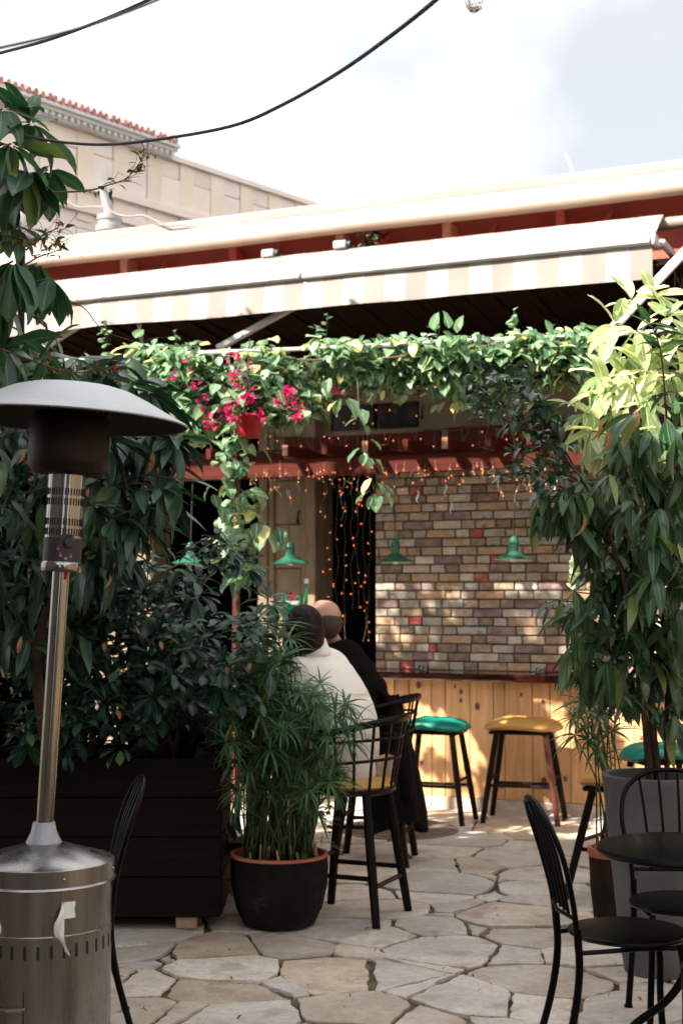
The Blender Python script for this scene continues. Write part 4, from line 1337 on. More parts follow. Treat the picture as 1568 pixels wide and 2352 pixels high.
# ------------------------------------------------------------------ bar stools
def bar_stool(label, loc, rz, col, wx=.27, wy=.20, h=.70, legm='darkwood', spl=.09, odd=None):
    t = thing('bar_stool', label, 'stool', loc, rz, 'wooden bar stools with vinyl seats')
    v, f = [], []
    n, m = 40, 10
    for i in range(m + 1):
        ph = math.pi * i / m
        for k in range(n):
            th = 2 * math.pi * k / n
            cx, cy = math.cos(th), math.sin(th)
            e_ = .72
            r_ = abs(math.sin(ph)) ** .55
            x_ = wx * r_ * math.copysign(abs(cx) ** e_, cx)
            y_ = wy * r_ * math.copysign(abs(cy) ** e_, cy)
            zz_ = -math.cos(ph)
            zz_ = .058 * zz_ if zz_ > 0 else .036 * zz_
            v.append((x_, y_, h - .05 + zz_ - .018 * (x_ / wx) ** 2 + .006 * math.sin(th * 3 + 1)))
    for i in range(m):
        for k in range(n):
            a_, b_ = i * n + k, i * n + (k + 1) % n
            f.append((a_, b_, b_ + n, a_ + n))
    MB().add(v, f).obj('seat', M[col], t, smooth=True)
    rim_ = []
    for k in range(41):
        th = 2 * math.pi * k / 40
        cx, cy = math.cos(th), math.sin(th)
        x_ = wx * 1.003 * math.copysign(abs(cx) ** .72, cx)
        rim_.append((x_, wy * 1.003 * math.copysign(abs(cy) ** .72, cy), h - .05 - .018 * (x_ / wx) ** 2 + .006 * math.sin(th * 3 + 1)))
    MB().tube(rim_, .0042, 6, False).obj('piping', M[col], t)
    MB().bevbox((-wx * .80, -wy * .80, h - .105), (wx * .80, wy * .80, h - .082), .008).obj('seat_board', M['darkwood'], t)
    tops = [(-wx * .62, -wy * .62), (wx * .62, -wy * .62), (wx * .62, wy * .62), (-wx * .62, wy * .62)]
    bots = [(x_ + math.copysign(spl, x_), y_ + math.copysign(spl * .75, y_)) for x_, y_ in tops]
    def at(k, z_):
        u_ = 1 - z_ / (h - .1)
        return Vector((tops[k][0] + (bots[k][0] - tops[k][0]) * u_, tops[k][1] + (bots[k][1] - tops[k][1]) * u_, z_))
    for k in range(4):
        lm = 'redleg' if (odd is not None and k == odd) else legm
        MB().tube([at(k, h - .1), at(k, .35), at(k, 0.0)], [.021, .023, .019], 8).obj('leg', M[lm], t)
    for (a_, b_, z_) in ((0, 1, .26), (1, 2, .30), (2, 3, .24), (3, 0, .30)):
        MB().tube([at(a_, z_), at(b_, z_)], .011, 8).obj('stretcher', M['darkwood'], t)
    return t
p = G(1000, 1886)
bar_stool('wooden bar stool with shiny teal seat in front of the pine counter', (p.x, p.y, 0), rad(-20), 'teal', .245, .19, .715, odd=0)
p = G(1203, 1886)
bar_stool('wooden bar stool with yellow seat in the middle of the pine counter', (p.x, p.y, 0), rad(-16), 'yellow', .275, .20, .715, odd=1)
bar_stool('wooden bar stool with yellow seat half hidden behind the grey planter', (1.50, 7.45, 0), rad(-35), 'yellow', .26, .19, .66, spl=.12)
bar_stool('wooden bar stool with teal seat glimpsed through the stems behind the grey planter', (1.86, 8.3, 0), rad(12), 'teal', .24, .19, .71)
bar_stool('wooden bar stool with teal seat just showing over the dark planter box', (-.86, 7.42, 0), rad(12), 'teal', .22, .18, .665)

# ------------------------------------------------------------------ spindle-backed bar chairs (captain style)
def bar_chair(label, loc, rz, col='yellow', h=.66, bt=.30):
    """faces +X locally"""
    t = thing('bar_chair', label, 'chair', loc, rz, 'dark wooden bar chairs')
    MB().lathe([(.0, h - .06), (.19, h - .06), (.215, h - .045), (.212, h - .03), (.0, h - .03)], 32, sy=1.0).obj('seat_board', M['darkwood'], t)
    MB().lathe([(.195, h - .032), (.205, h - .018), (.185, h + .008), (.10, h + .020), (0, h + .022)], 32).obj('cushion', M[col], t)
    tops = [(-.13, -.14), (.13, -.14), (.13, .14), (-.13, .14)]
    def at(k, z_):
        u_ = 1 - z_ / (h - .05)
        return Vector((tops[k][0] * (1 + .62 * u_), tops[k][1] * (1 + .50 * u_), z_))
    for k in range(4):
        MB().tube([at(k, h - .05), at(k, .3), at(k, 0)], [.023, .025, .021], 8).obj('leg', M['darkwood'], t)
    for (a_, b_, z_) in ((0, 1, .22), (1, 2, .27), (2, 3, .22), (3, 0, .18)):
        MB().tube([at(a_, z_), at(b_, z_)], .012, 8).obj('stretcher', M['darkwood'], t)
    def bow(r_, z_, a0, a1, n=15, dz=0.0):
        o = []
        for k in range(n):
            a_ = rad(a0 + (a1 - a0) * k / (n - 1))
            o.append(Vector((r_ * math.cos(a_), r_ * 1.02 * math.sin(a_), z_ + dz * max(0, -math.cos(a_)))))
        return o
    MB().tube(bow(.262, h + bt - .05, 62, 298, dz=.06), [.013 + .006 * math.sin(math.pi * k / 14) for k in range(15)], 8).obj('back_rail', M['darkwood'], t)
    for zz_ in (.10, .20):
        MB().tube(bow(.222 + zz_ * .13, h + zz_ * bt / .30, 75, 285, dz=.02), .0085, 6).obj('cross_rail', M['darkwood'], t)
    for k in range(11):
        a_ = rad(72 + 216 * k / 10)
        p0 = Vector((.200 * math.cos(a_), .204 * math.sin(a_), h - .04))
        p1 = Vector((.262 * math.cos(a_), .267 * math.sin(a_), h + bt - .05 + .06 * max(0, -math.cos(a_))))
        MB().tube([p0, p0.lerp(p1, .5) + (p1 - p0).cross(Vector((0, 0, 1))) * .0, p1], .0075, 6).obj('spindle', M['darkwood'], t)
    return t
wf = math.atan2(.40, -.915)
bar_chair("dark wooden spindle back bar chair under the woman in the cream coat", (.055, 7.08, 0), wf)
bar_chair("dark wooden bar chair with a black coat over its back, under the man in black", (.20, 8.55, 0), rad(170))

# black coat hung over the man's chair back
t = thing('hanging_coat', 'black coat draped over the back of the further bar chair', 'coat', (.27, 8.50, 0))
v, f = [], []
nz_, na_ = 22, 40
for i in range(nz_ + 1):
    u_ = i / nz_
    z_ = .985 - .72 * u_
    for k in range(na_):
        a_ = 2 * math.pi * k / na_
        fold = 1 + (.16 * math.sin(a_ * 7 + u_ * 1.5) + .08 * math.sin(a_ * 3 + 2)) * min(1, u_ * 1.6)
        rx_ = (.05 + .105 * u_ ** .7) * fold
        ry_ = (.20 + .03 * u_) * (1 + (fold - 1) * .3)
        v.append((rx_ * math.cos(a_) + .02 + .03 * u_, ry_ * math.sin(a_) - .03, z_ - (.10 * max(0, math.sin(a_ * 2 + 1)) if i == nz_ else 0) - .05 * (1 - u_) * abs(math.sin(a_)) ** 3))
for i in range(nz_):
    for k in range(na_):
        q, q2 = i * na_ + k, i * na_ + (k + 1) % na_
        f.append((q, q2, q2 + na_, q + na_))
f.append(tuple(range(na_))); f.append(tuple(range(nz_ * na_, (nz_ + 1) * na_))[::-1])
MB().add(v, f).obj('coat_body', M['black_cloth'], t, smooth=True)
MB().caps((.03, -.16, .84), (.10, -.20, .42), .05, .045).obj('sleeve', M['black_cloth'], t, smooth=True)
MB().tube([(-.02, -.20, .985), (-.05, -.02, 1.0), (-.02, .17, .985)], [.018, .026, .018], 10).obj('collar', M['black_cloth'], t, smooth=True)

# ------------------------------------------------------------------ people
def blob(mb, name, mat, parent, vox=.014, sm=8):
    o = mb.obj(name, mat, parent, smooth=True)
    m1 = o.modifiers.new('remesh', 'REMESH'); m1.mode = 'VOXEL'; m1.voxel_size = vox; m1.use_smooth_shade = True
    m2 = o.modifiers.new('smooth', 'SMOOTH'); m2.factor = .5; m2.iterations = sm
    return o

def hand(mb, wrist, fwd, side, s_=1.0):
    """palm with four curled fingers and a thumb; side = unit vector towards the thumb"""
    fwd, side = fwd.normalized(), side.normalized()
    upv = side.cross(fwd).normalized()
    mb.caps(wrist, wrist + fwd * .085 * s_, .024 * s_, .030 * s_)
    for k, ln in enumerate((.070, .078, .072, .056)):
        b = wrist + fwd * .088 * s_ + side * (.028 - .019 * k) * s_
        c1 = b + fwd * ln * .5 * s_ - upv * .008
        c2 = c1 + (fwd * .7 - upv * .7).normalized() * ln * .5 * s_
        mb.caps(b, c1, .0095 * s_, .009 * s_, 8); mb.caps(c1, c2, .009 * s_, .0075 * s_, 8)
    b = wrist + fwd * .03 * s_ + side * .026 * s_
    c1 = b + (fwd * .6 + side * .6).normalized() * .045 * s_
    mb.caps(b, c1, .011 * s_, .010 * s_, 8); mb.caps(c1, c1 + fwd * .032 * s_, .010 * s_, .008 * s_, 8)

def seated(name, label, hip, fd, lean_, seat, headp, build):
    """figure sitting at hip facing fd; build holds widths and materials"""
    fd = Vector((fd[0], fd[1], 0)).normalized()
    sd = Vector((-fd.y, fd.x, 0))                      # the figure's left
    B3 = Matrix((fd, sd, Vector((0, 0, 1)))).transposed()
    t = thing(name, label, 'person', (hip.x, hip.y, 0))
    off = Vector((hip.x, hip.y, 0))
    L_ = lambda p: p - off
    sh = hip + fd * lean_ + V(0, 0, build['sh'])
    chest = hip.lerp(sh, .62)
    hw = build['w']
    body = MB()
    torso = MB()
    # torso
    for (k, wx_, wy_, hz) in build['torso']:
        c_ = hip.lerp(sh, k)
        bow_ = -fd * .045 * math.sin(math.pi * min(1, max(0, k)))
        torso.ell(L_(c_ + bow_), (wx_, wy_, hz), B3, 24, 12)
    neck0 = sh + V(0, 0, .02) + fd * .0
    body.caps(L_(hip + V(0, 0, .02)), L_(chest), .10, .11)
    body.caps(L_(chest), L_(neck0), .10, .05)
    body.caps(L_(neck0), L_(headp - V(0, 0, .05) - fd * .015), .052, .050)
    # head with jaw, nose, ears, brow and eye hollows filled by eyes
    body.ell(L_(headp), (.098, .076, .118), B3, 20, 14)
    body.ell(L_(headp - fd * .022 + V(0, 0, .018)), (.090, .077, .098), B3, 20, 14)
    body.ell(L_(headp + fd * .045 - V(0, 0, .065)), (.052, .052, .052), B3)
    body.caps(L_(headp + fd * .092 + V(0, 0, .012)), L_(headp + fd * .112 - V(0, 0, .028)), .009, .015, 8)
    for sg in (-1, 1):
        body.ell(L_(headp + sd * sg * .078 - fd * .004 - V(0, 0, .008)), (.018, .010, .030), B3)
    body.ell(L_(headp + fd * .082 - V(0, 0, .066)), (.018, .026, .009), B3)
    arms = MB()
    for sg in (-1, 1):
        s0 = sh + sd * sg * hw - V(0, 0, .03)
        el = s0 + fd * build['elbow'][0] + sd * sg * .05 - V(0, 0, build['elbow'][1])
        wr = el + fd * build['fore'][0] - sd * sg * .10 + V(0, 0, build['fore'][1])
        arms.caps(L_(s0), L_(el), build['arm'], build['arm'] * .86)
        arms.caps(L_(el), L_(wr), build['arm'] * .84, build['arm'] * .62)
        body.caps(L_(el), L_(wr), .036, .026)
        body.caps(L_(neck0), L_(s0), .045, .045)
        body.caps(L_(s0), L_(el), .045, .038)
        hand(body, L_(wr + fd * .01), fd - sd * sg * .3 - V(0, 0, .1), -sd * sg)
    legs = MB()
    for sg in (-1, 1):
        h0 = hip + sd * sg * .09 + V(0, 0, -.0)
        kn = h0 + fd * .42 + sd * sg * .05 + V(0, 0, .01)
        an = kn + fd * .03 - V(0, 0, .40)
        legs.caps(L_(h0), L_(kn), .083, .060); legs.caps(L_(kn), L_(an), .058, .042)
        body.caps(L_(h0), L_(kn), .070, .052); body.caps(L_(kn), L_(an), .050, .036)
        body.caps(L_(an), L_(an + fd * .16 - V(0, 0, .035)), .036, .028)
        MB().caps(L_(an - fd * .03 - V(0, 0, .03)), L_(an + fd * .17 - V(0, 0, .05)), .045, .036).obj('shoe', M['shoe'], t, smooth=True)
    legs.ell(L_(hip), (.15, .17, .11), B3)
    body.ell(L_(hip), (.12, .14, .10), B3)
    blob(body, 'body', M['skin'], t, .0095, 5)
    for (mm, nm, mat_) in ((torso, build['top'], build['mat']), (legs, 'trousers', build['legs'])):
        blob(mm if nm == 'trousers' else mm.add(arms.v, arms.f), nm, M[mat_], t, .013, build['sm'])
    for sg in (-1, 1):
        MB().ell(L_(headp + fd * .086 + sd * sg * .031 + V(0, 0, .012)), (.010, .012, .008), B3).obj('eye', M['china'], t)
    return t, off, B3, fd, sd

# the woman in the cream quilted coat
hipW = V(.03, 7.12, .74)
headW = W(690, 1447, 7.08)
fW = Vector((-.915, .40))
qz = [(k, .148 + .028 * math.sin(math.pi * k) - .02 * k, .205 + .030 * math.sin(math.pi * min(1, k * .9)) - .03 * max(0, k - .7), .12) for k in [-.08 + .1 * j for j in range(11)]]
tW, off, B3, fd, sd = seated('person', 'person in cream quilted coat with dark bobbed hair seen from behind', hipW, fW, .17, .66, headW,
    dict(sh=.49, w=.205, torso=qz, elbow=(.10, .25), fore=(.24, .03), arm=.072, top='quilted_coat', mat='coat', legs='tan', sm=12))
shW = hipW + fd * .17 + V(0, 0, .49)
mb = MB()
cl0 = W(726, 1500, 7.10)
for k in range(6):
    c_ = cl0 + V(0, 0, -.01 + .016 * k) - fd * (.0 - .004 * k)
    mb.ell(c_ - off, (.078 - .002 * k, .084 - .002 * k, .022), B3, 20, 8)
mb.caps(cl0 - off - V(0, 0, .01), shW - off - V(0, 0, .04) - fd * .02, .078, .10)
blob(mb, 'coat_collar', M['coat'], tW, .011, 4)
# coat tail
MB().bevbox((-.02, -.20, -.02), (.025, .02, .16), .012).xf(Matrix.Translation(hipW - off - fd * .15 - sd * .02 + V(0, 0, -.13)) @ B3.to_4x4()).obj('coat_tail', M['tan'], tW)
hr = MB()
hr.ell(headW - off - fd * .018 + V(0, 0, .020), (.101, .086, .108), B3, 28, 18)
hr.ell(headW - off - fd * .050 - V(0, 0, .025), (.070, .086, .100), B3, 28, 18)
for sg in (-1, 1):
    hr.ell(headW - off - fd * .010 + sd * sg * .055 - V(0, 0, .035), (.060, .042, .095), B3, 20, 14)
for k in range(26):
    a_ = rad(70 + 220 * k / 25)
    dr = fd * math.cos(a_) + sd * math.sin(a_)
    b_ = headW - off - fd * .02 + V(0, 0, .06) + dr * .06
    hr.tube([b_, b_ + dr * .032 - V(0, 0, .06), b_ + dr * .030 - V(0, 0, .135 + .02 * R.random())], [.02, .016, .008], 6)
blob(hr, 'bobbed_hair', M['hair'], tW, .008, 2)

# the man in black
hipM = V(.20, 8.50, .74)
headM = W(741, 1424, 8.42)
qm = [(k, .135 + .02 * math.sin(math.pi * k), .20 + .045 * math.sin(math.pi * min(1, k * .85)), .11) for k in (-.05, .15, .35, .55, .75, .92)]
tM, off, B3, fd, sd = seated('person', 'balding person in black top leaning towards the person in the cream coat', hipM, Vector((-.96, .26)), .24, .66, headM,
    dict(sh=.50, w=.215, torso=qm, elbow=(.12, .24), fore=(.24, .03), arm=.066, top='black_top', mat='black_cloth', legs='trousers', sm=8))
shM = hipM + fd * .24 + V(0, 0, .50)
blob(MB().ell(shM - off + V(0, 0, .035), (.085, .088, .040), B3, 20, 8), 'shirt_collar', M['black_cloth'], tM, .012, 4)
hr = MB()
hr.ell(headM - off - fd * .024 - V(0, 0, .016), (.094, .0845, .100), B3, 28, 18)
hr.ell(headM - off - fd * .045 - V(0, 0, .060), (.055, .060, .050), B3, 20, 12)
blob(hr, 'cropped_hair', M['stubble'], tM, .008, 3)

# ------------------------------------------------------------------ their high table
tp = V(-.52, 7.75, 0)
t = thing('high_table', 'brown wooden high table in front of the seated pair', 'table', tp, rad(-24))
MB().bevbox((-.42, -.32, .885), (.30, .32, .915), .006).obj('table_top', M['tablewood'], t)
for sx in (-.36, .24):
    for sy in (-.27, .27):
        MB().bevbox((sx - .025, sy - .025, 0), (sx + .025, sy + .025, .884), .005).obj('leg', M['tablewood'], t)
MB().bevbox((-.33, -.015, .20), (.21, .015, .25), .005).obj('stretcher', M['tablewood'], t)
for (dx, dy, r_, lab) in ((-.15, -.14, .115, 'white dinner plate on the near corner of the high table'), (.10, .10, .085, 'small white side plate on the high table near the pair')):
    c_ = Matrix.Rotation(rad(-24), 3, 'Z') @ V(dx, dy, 0)
    tag(MB().lathe([(0, 0), (r_ * .6, 0), (r_, .016), (r_, .019), (r_ * .6, .006), (0, .005)], 28).obj('plate', M['china'], None, 40), lab, 'plate', 'plates on the high table').location = (tp.x + c_.x, tp.y + c_.y, .9155)

# ------------------------------------------------------------------ green beer tap glowing behind the pair
p = W(672, 1420, 9.3)
t = thing('beer_tap', 'shiny green beer tap with a red star badge left of the seated pair', 'beer tap', (p.x, p.y, 0))
zz_ = W(672, 1425, 9.3).z
MB().lathe([(.09, 0), (.09, .02), (.05, .03), (.045, zz_ - .02), (.05, zz_)], 24).obj('column', M['steel_pol'], t)
MB().lathe([(.062, zz_), (.070, zz_ + .01), (.072, zz_ + .15), (.066, zz_ + .165), (.0, zz_ + .17)], 32).obj('sleeve', M['tapgreen'], t)
v = []
for k in range(10):
    r_ = .034 if k % 2 == 0 else .014
    a_ = math.pi / 2 + k * math.pi / 5
    v.append((r_ * math.cos(a_), 0, r_ * math.sin(a_)))
sv = [(x_, -.006, z_) for x_, _, z_ in v] + [(x_, .006, z_) for x_, _, z_ in v]
MB().add(sv, [tuple(range(10)), tuple(range(19, 9, -1))] + [(k, (k + 1) % 10, (k + 1) % 10 + 10, k + 10) for k in range(10)]).xf(Matrix.Translation((.0, -.075, zz_ + .155))).obj('star_badge', M['redprint'], t, smooth=False)
MB().bevbox((-.045, -.078, zz_ + .10), (.045, -.068, zz_ + .128), .004).obj('name_plate', M['china'], t)
MB().tube([(.08, -.02, zz_ + .06), (.088, -.02, zz_ + .12), (.09, -.02, zz_ + .24)], [.012, .012, .009], 12).obj('tap_handle', M['tapgreen'], t)
MB().lathe([(0, 0), (.014, .0), (.014, .03), (0, .034)], 14, (.09, -.02, zz_ + .24)).obj('handle_cap', M['china'], t)
MB().lathe([(0, 0), (.016, .0), (.016, .05), (0, .05)], 14, (.081, -.02, zz_ + .012)).obj('valve', M['steel_pol'], t)

# ------------------------------------------------------------------ green pendant lamps
LT = TP - .02
for (px, py, lab) in ((437, 1295, 'leftmost green enamel pendant lamp, partly behind the leaves'), (667, 1295, 'green enamel pendant lamp in front of the stone door jamb'),
                      (908, 1292, 'green enamel pendant lamp at the left edge of the brick facing'), (1178, 1287, 'rightmost green enamel pendant lamp, over the yellow stool')):
    s_, z_ = fpx(px, py, LT)
    t = thing('pendant_lamp', lab, 'lamp', FM @ V(s_, LT, z_), R.uniform(0, 3), 'green pendant lamps over the counter')
    t.rotation_euler = (rad(R.uniform(-3, 3)), rad(R.uniform(-3, 3)), 0)
    MB().lathe([(.138, 0), (.141, .002), (.137, .006), (.10, .026), (.078, .034), (.070, .044), (.046, .056), (.034, .066), (.032, .115), (.038, .119), (.038, .126), (.034, .130), (.030, .152), (.016, .168), (.0, .172)], 40, cap=False).obj('lamp_shade', M['lampgreen'], t)
    MB().lathe([(.134, .002), (.10, .022), (.06, .038), (.0, .045)], 32, cap=False).obj('shade_lining', M['lampin'], t)
    MB().lathe([(0, -.012), (.02, -.008), (.028, .012), (.018, .035), (0, .04)], 16).obj('bulb', M['china'], t)
    MB().tube([(0, 0, .17), (0, 0, zl0 - z_ + .01)], .004, 6).obj('cord', M['cable'], t)

# ------------------------------------------------------------------ fairy lights
def fairy(name, label, strands, bulbs, dropw):
    t = fthing(name, label, 'string lights', 'warm fairy lights on the pergola')
    mbw, mbb = MB(), MB()
    for st in strands: mbw.tube(st, .0013, 4, False)
    for b in bulbs:
        mbb.ell(b, (.0036, .0036, .005), None, 6, 4)
        if dropw: mbw.tube([Vector(b) + V(0, 0, .006), Vector(b) + V(R.uniform(-.01, .01), 0, R.uniform(.03, .07))], .0018, 4, False)
    tag(mbw.obj('wire', M['wire'], t, smooth=False), kind='stuff')
    tag(mbb.obj('bulbs', M['bulb'], t, smooth=True), kind='stuff')
    return t
RF = random.Random(21)
tf_ = TP - .05
st, bl = [], []
for px in range(585, 1250, 20):
    s_, z0_ = fpx(px, 1090 - (px - 585) * .022, tf_)
    ln = RF.uniform(.08, .42) * (1.0 if px < 880 else .75)
    q = [V(s_ + .02 * math.sin(k * 2 + px), tf_ + RF.uniform(-.015, .015), z0_ + .01 - ln * k / 5) for k in range(6)]
    st.append(catmull(q, 3))
    for k in range(RF.choice((2, 2, 3, 4))):
        u_ = RF.random()
        bl.append(q[int(u_ * 5)] + V(RF.uniform(-.02, .02), -.006, RF.uniform(-.03, .03)))
fairy('fairy_lights', 'fairy light icicles hanging under the pergola beam', st, bl, True)
st, bl = [], []
tf2 = TP2 - .06
top = [V(fpx(px, 990 - (px - 655) * .014 + 4 * math.sin(px * .05), tf2)[0], tf2, fpx(px, 990 - (px - 655) * .014 + 4 * math.sin(px * .05), tf2)[1]) for px in range(560, 1260, 20)]
bot = [V(fpx(px, 1038 - (px - 655) * .014 + 3 * math.sin(px * .09), tf2 - .01)[0], tf2 - .01, fpx(px, 1038 - (px - 655) * .014 + 3 * math.sin(px * .09), tf2)[1]) for px in range(560, 1260, 20)]
st += [catmull(top, 2), catmull(bot, 2)]
for i in range(1, len(top) - 1):
    if RF.random() < .75:
        k = RF.choice((-1, 0, 0, 1))
        st.append([top[i], top[i].lerp(bot[i + k], .5) + V(RF.uniform(-.02, .02), -.01, 0), bot[i + k]])
    for k in range(RF.choice((0, 1, 1, 2))):
        bl.append(top[i].lerp(bot[i], RF.uniform(.2, .95)) + V(RF.uniform(-.03, .03), -.012, 0))
fairy('fairy_lights', 'fairy lights looped along the upper pergola board', st, bl, False)
st, bl = [], []
td_ = TW + .1
for px in (742, 758, 775, 790, 806, 822, 838, 850):
    a_ = fpx(px, 1075, td_); b_ = fpx(px + RF.uniform(-5, 5), RF.choice((1300, 1400, 1475, 1475, 1500)), td_)
    q = [V(a_[0] + (b_[0] - a_[0]) * k / 12 + RF.uniform(-.018, .018), td_, a_[1] + (b_[1] - a_[1]) * k / 12) for k in range(13)]
    st.append(catmull(q, 2))
    for k in range(1, 13):
        for _ in range(RF.choice((0, 0, 1, 1))):
            bl.append(q[k] + V(RF.uniform(-.03, .03), -.008, RF.uniform(-.05, .05)))
for k in range(9):
    p_ = fpx(RF.uniform(760, 960), RF.uniform(940, 975), td_ - .02)
    bl.append(V(p_[0], td_ - .02, p_[1]))
fairy('fairy_lights', 'fairy light curtain hanging in the dark doorway', st, bl, False)
# white plastic connectors on the strings in front of the bricks
for i, (px, py, wh) in enumerate(((958, 1140, 'leftmost, over the left lamp cord side'), (1022, 1125, 'upper one left of the right lamp cord'), (1035, 1165, 'lowest one, left of the right lamp cord'), (1275, 1115, 'rightmost, at the ficus leaves'), (1262, 1130, 'second from right, by the ficus leaves'))):
    s_, z_ = fpx(px, py, tf_ - .02)
    mb = MB().tube([(s_, tf_ - .02, z_ + .04), (s_ + .012, tf_ - .02, z_ + .02), (s_ - .008, tf_ - .02, z_ - .025), (s_ + .004, tf_ - .02, z_ - .045)], [.002, .0045, .004, .002], 6)
    o = mb.obj('light_connector', M['china'])
    o.location, o.rotation_euler = FO, (0, 0, FROT)
    tag(o, 'white light string connector before the bricks, ' + wh, 'connector', 'white light string connectors')

# ------------------------------------------------------------------ overhead cables and festoon bulb
pts = [(-40, 288, 5.7), (0, 297, 5.6), (110, 322, 5.4), (230, 332, 5.2), (350, 322, 5.0), (530, 290, 4.7), (650, 240, 4.5), (780, 165, 4.2), (900, 80, 3.95), (1000, 0, 3.75), (1080, -75, 3.6)]
cb = catmull([W(*q) for q in pts], 6)
tag(MB().tube(cb, [.0052 + .0012 * i / len(cb) for i in range(len(cb))], 8).obj('overhead_cable', M['cable']), 'thick black cable sagging across the sky in front of the left tree', 'cable', 'overhead cables')
tag(MB().tube(catmull([W(*q) for q in ((-60, 140, 4.9), (0, 122, 4.8), (110, 92, 4.6), (230, 48, 4.4), (340, 0, 4.2), (420, -40, 4.1))], 6), .0052, 8).obj('overhead_cable', M['cable']), 'black cable crossing the top left corner of the sky', 'cable', 'overhead cables')
tag(MB().tube(catmull([W(*q) for q in ((-60, 124, 3.3), (0, 110, 3.25), (110, 85, 3.2), (230, 50, 3.1), (360, 0, 3.0), (450, -42, 2.9))], 6), .0032, 8).obj('overhead_cable', M['cable_grey']), 'thinner grey cable beside the black one at the top left corner', 'cable', 'overhead cables')
p = W(1080, -8, 3.6)
t = thing('festoon_bulb', 'clear glass festoon bulb with orange filament at the top edge', 'bulb', p)
bt_ = Matrix.Rotation(rad(-28), 4, 'Y')
MB().lathe([(.008, .014), (.012, .008), (.019, -.005), (.0225, -.02), (.020, -.034), (.011, -.042), (0, -.044)], 24).xf(bt_).obj('glass', M['glass'], t)
mb = MB()
for sg in (-1, 1):
    mb.tube([(sg * .003, 0, .012), (sg * .008, 0, -.018), (sg * .003, 0, -.034)], .0011, 6)
mb.xf(bt_).obj('filament', M['filament'], t)
MB().lathe([(0, .055), (.014, .055), (.0155, .03), (.0155, .012), (0, .012)], 18).xf(bt_).obj('socket', M['black_plastic'], t)
# thatched parasol whose rim just enters at the top right corner
p = W(1830, -190, 4.3)
t = thing('thatched_parasol', 'edge of a brown thatched parasol at the top right corner', 'parasol', (p.x, p.y, 0))
mb = MB()
R0 = (p - W(1553, 30, 4.3)).length
for k in range(110):
    a_ = 2 * math.pi * k / 110
    ro = R0 * R.uniform(.97, 1.03)
    mb.tube([(.05 * math.cos(a_), .05 * math.sin(a_), p.z + .55), (ro * .6 * math.cos(a_), ro * .6 * math.sin(a_), p.z + .24), (ro * math.cos(a_), ro * math.sin(a_), p.z - .05 + R.uniform(-.02, .02))], [.02, .024, .014], 5)
mb.obj('thatch', M['thatch'], t)
MB().tube([(0, 0, 0), (0, 0, p.z + .5)], .03, 10).obj('pole', M['bark'], t)

# ------------------------------------------------------------------ pots and planters
# dark timber planter box behind the heater
q0, q1 = G(505, 2138), G(120, 2138)
t = thing('planter_box', 'dark brown plank planter box on a raw wood block behind the heater', 'planter', (q0.x, q0.y, 0))
wd, hb0, hb1, dp = 1.55, .062, .80, .62
nbd = 4
for k in range(nbd):
    z0_, z1_ = hb0 + (hb1 - hb0) * k / nbd, hb0 + (hb1 - hb0) * (k + 1) / nbd
    MB().bevbox((-wd, 0 + R.uniform(-.003, .003), z0_ + .002), (0, .028, z1_ - .002), .004).obj('plank', M['boxwood'], t)
    MB().bevbox((-.026, .030, z0_ + .002), (.002 + R.uniform(-.002, .002), dp, z1_ - .002), .004).obj('plank', M['boxwood'], t)
MB().bevbox((-wd, .030, hb0), (-.028, dp, hb1 - .08), .004).obj('soil', M['soil'], t)
MB().bevbox((-wd, dp + .001, hb0), (0, dp + .028, hb1), .004).obj('plank', M['boxwood'], t)
for (xx, yy) in ((-.16, .02), (-1.2, .02), (-.16, .5), (-1.2, .5)):
    MB().bevbox((xx - .05, yy, 0.002), (xx + .05, yy + .08, hb0 - .002), .005).obj('foot_block', M['palewood'], t)

def pot(label, loc, prof, mat, rimmat=None, rim=None, soil_z=None, soil_r=None, name='flower_pot'):
    t = thing(name, label, 'pot' if name != 'tall_planter' else 'planter', loc)
    MB().lathe(prof, 48, cap=False).obj('body', M[mat], t)
    if rim: MB().lathe(rim, 48, cap=False).obj('rim', M[rimmat], t)
    if soil_z: MB().lathe([(soil_r, soil_z - .02), (soil_r, soil_z), (0, soil_z + .015)], 32).obj('soil', M['soil'], t)
    return t
pc = G(641, 2146); pc.y += .20
PP = Vector((pc.x * (pc.y) / (pc.y - .20), pc.y, 0))
k_ = PP.y / FPX
rp = 111 * k_
hpz = W(641, 1958, PP.y).z
pot('dark weathered clay pot with orange rim holding tall papyrus', PP, [(rp * .60, 0), (rp * .72, .01), (rp * .88, hpz * .25), (rp * .98, hpz * .55), (rp * 1.0, hpz * .80), (rp * .98, hpz * .965)], 'pot_dark', 'terracotta',
    [(rp * .975, hpz * .955), (rp * 1.0, hpz * .965), (rp * 1.0, hpz), (rp * .92, hpz), (rp * .90, hpz - .05)], hpz - .04, rp * .91)
GP = V(0, 0, 0)
GP.y = 6.02
GP.x = (1500 - 784) / FPX * GP.y
r1 = 124 / FPX * GP.y
hgp = W(1500, 1778, GP.y).z
pot('tall tapering grey concrete planter with a ficus behind the round table', GP, [(r1 * .60, 0), (r1 * .62, .005), (r1 * .70, .12), (r1 * .985, hgp - .02), (r1, hgp - .008), (r1 * .995, hgp), (r1 * .88, hgp), (r1 * .86, hgp - .08)],
    'concrete', None, None, hgp - .06, r1 * .875, 'tall_planter')
SP = G(1392, 2118); SP.y += .05
SP = V((1397 - 784) / FPX * 6.75, 6.75, 0)
r2 = .108
h2 = W(1392, 1945, 6.75).z
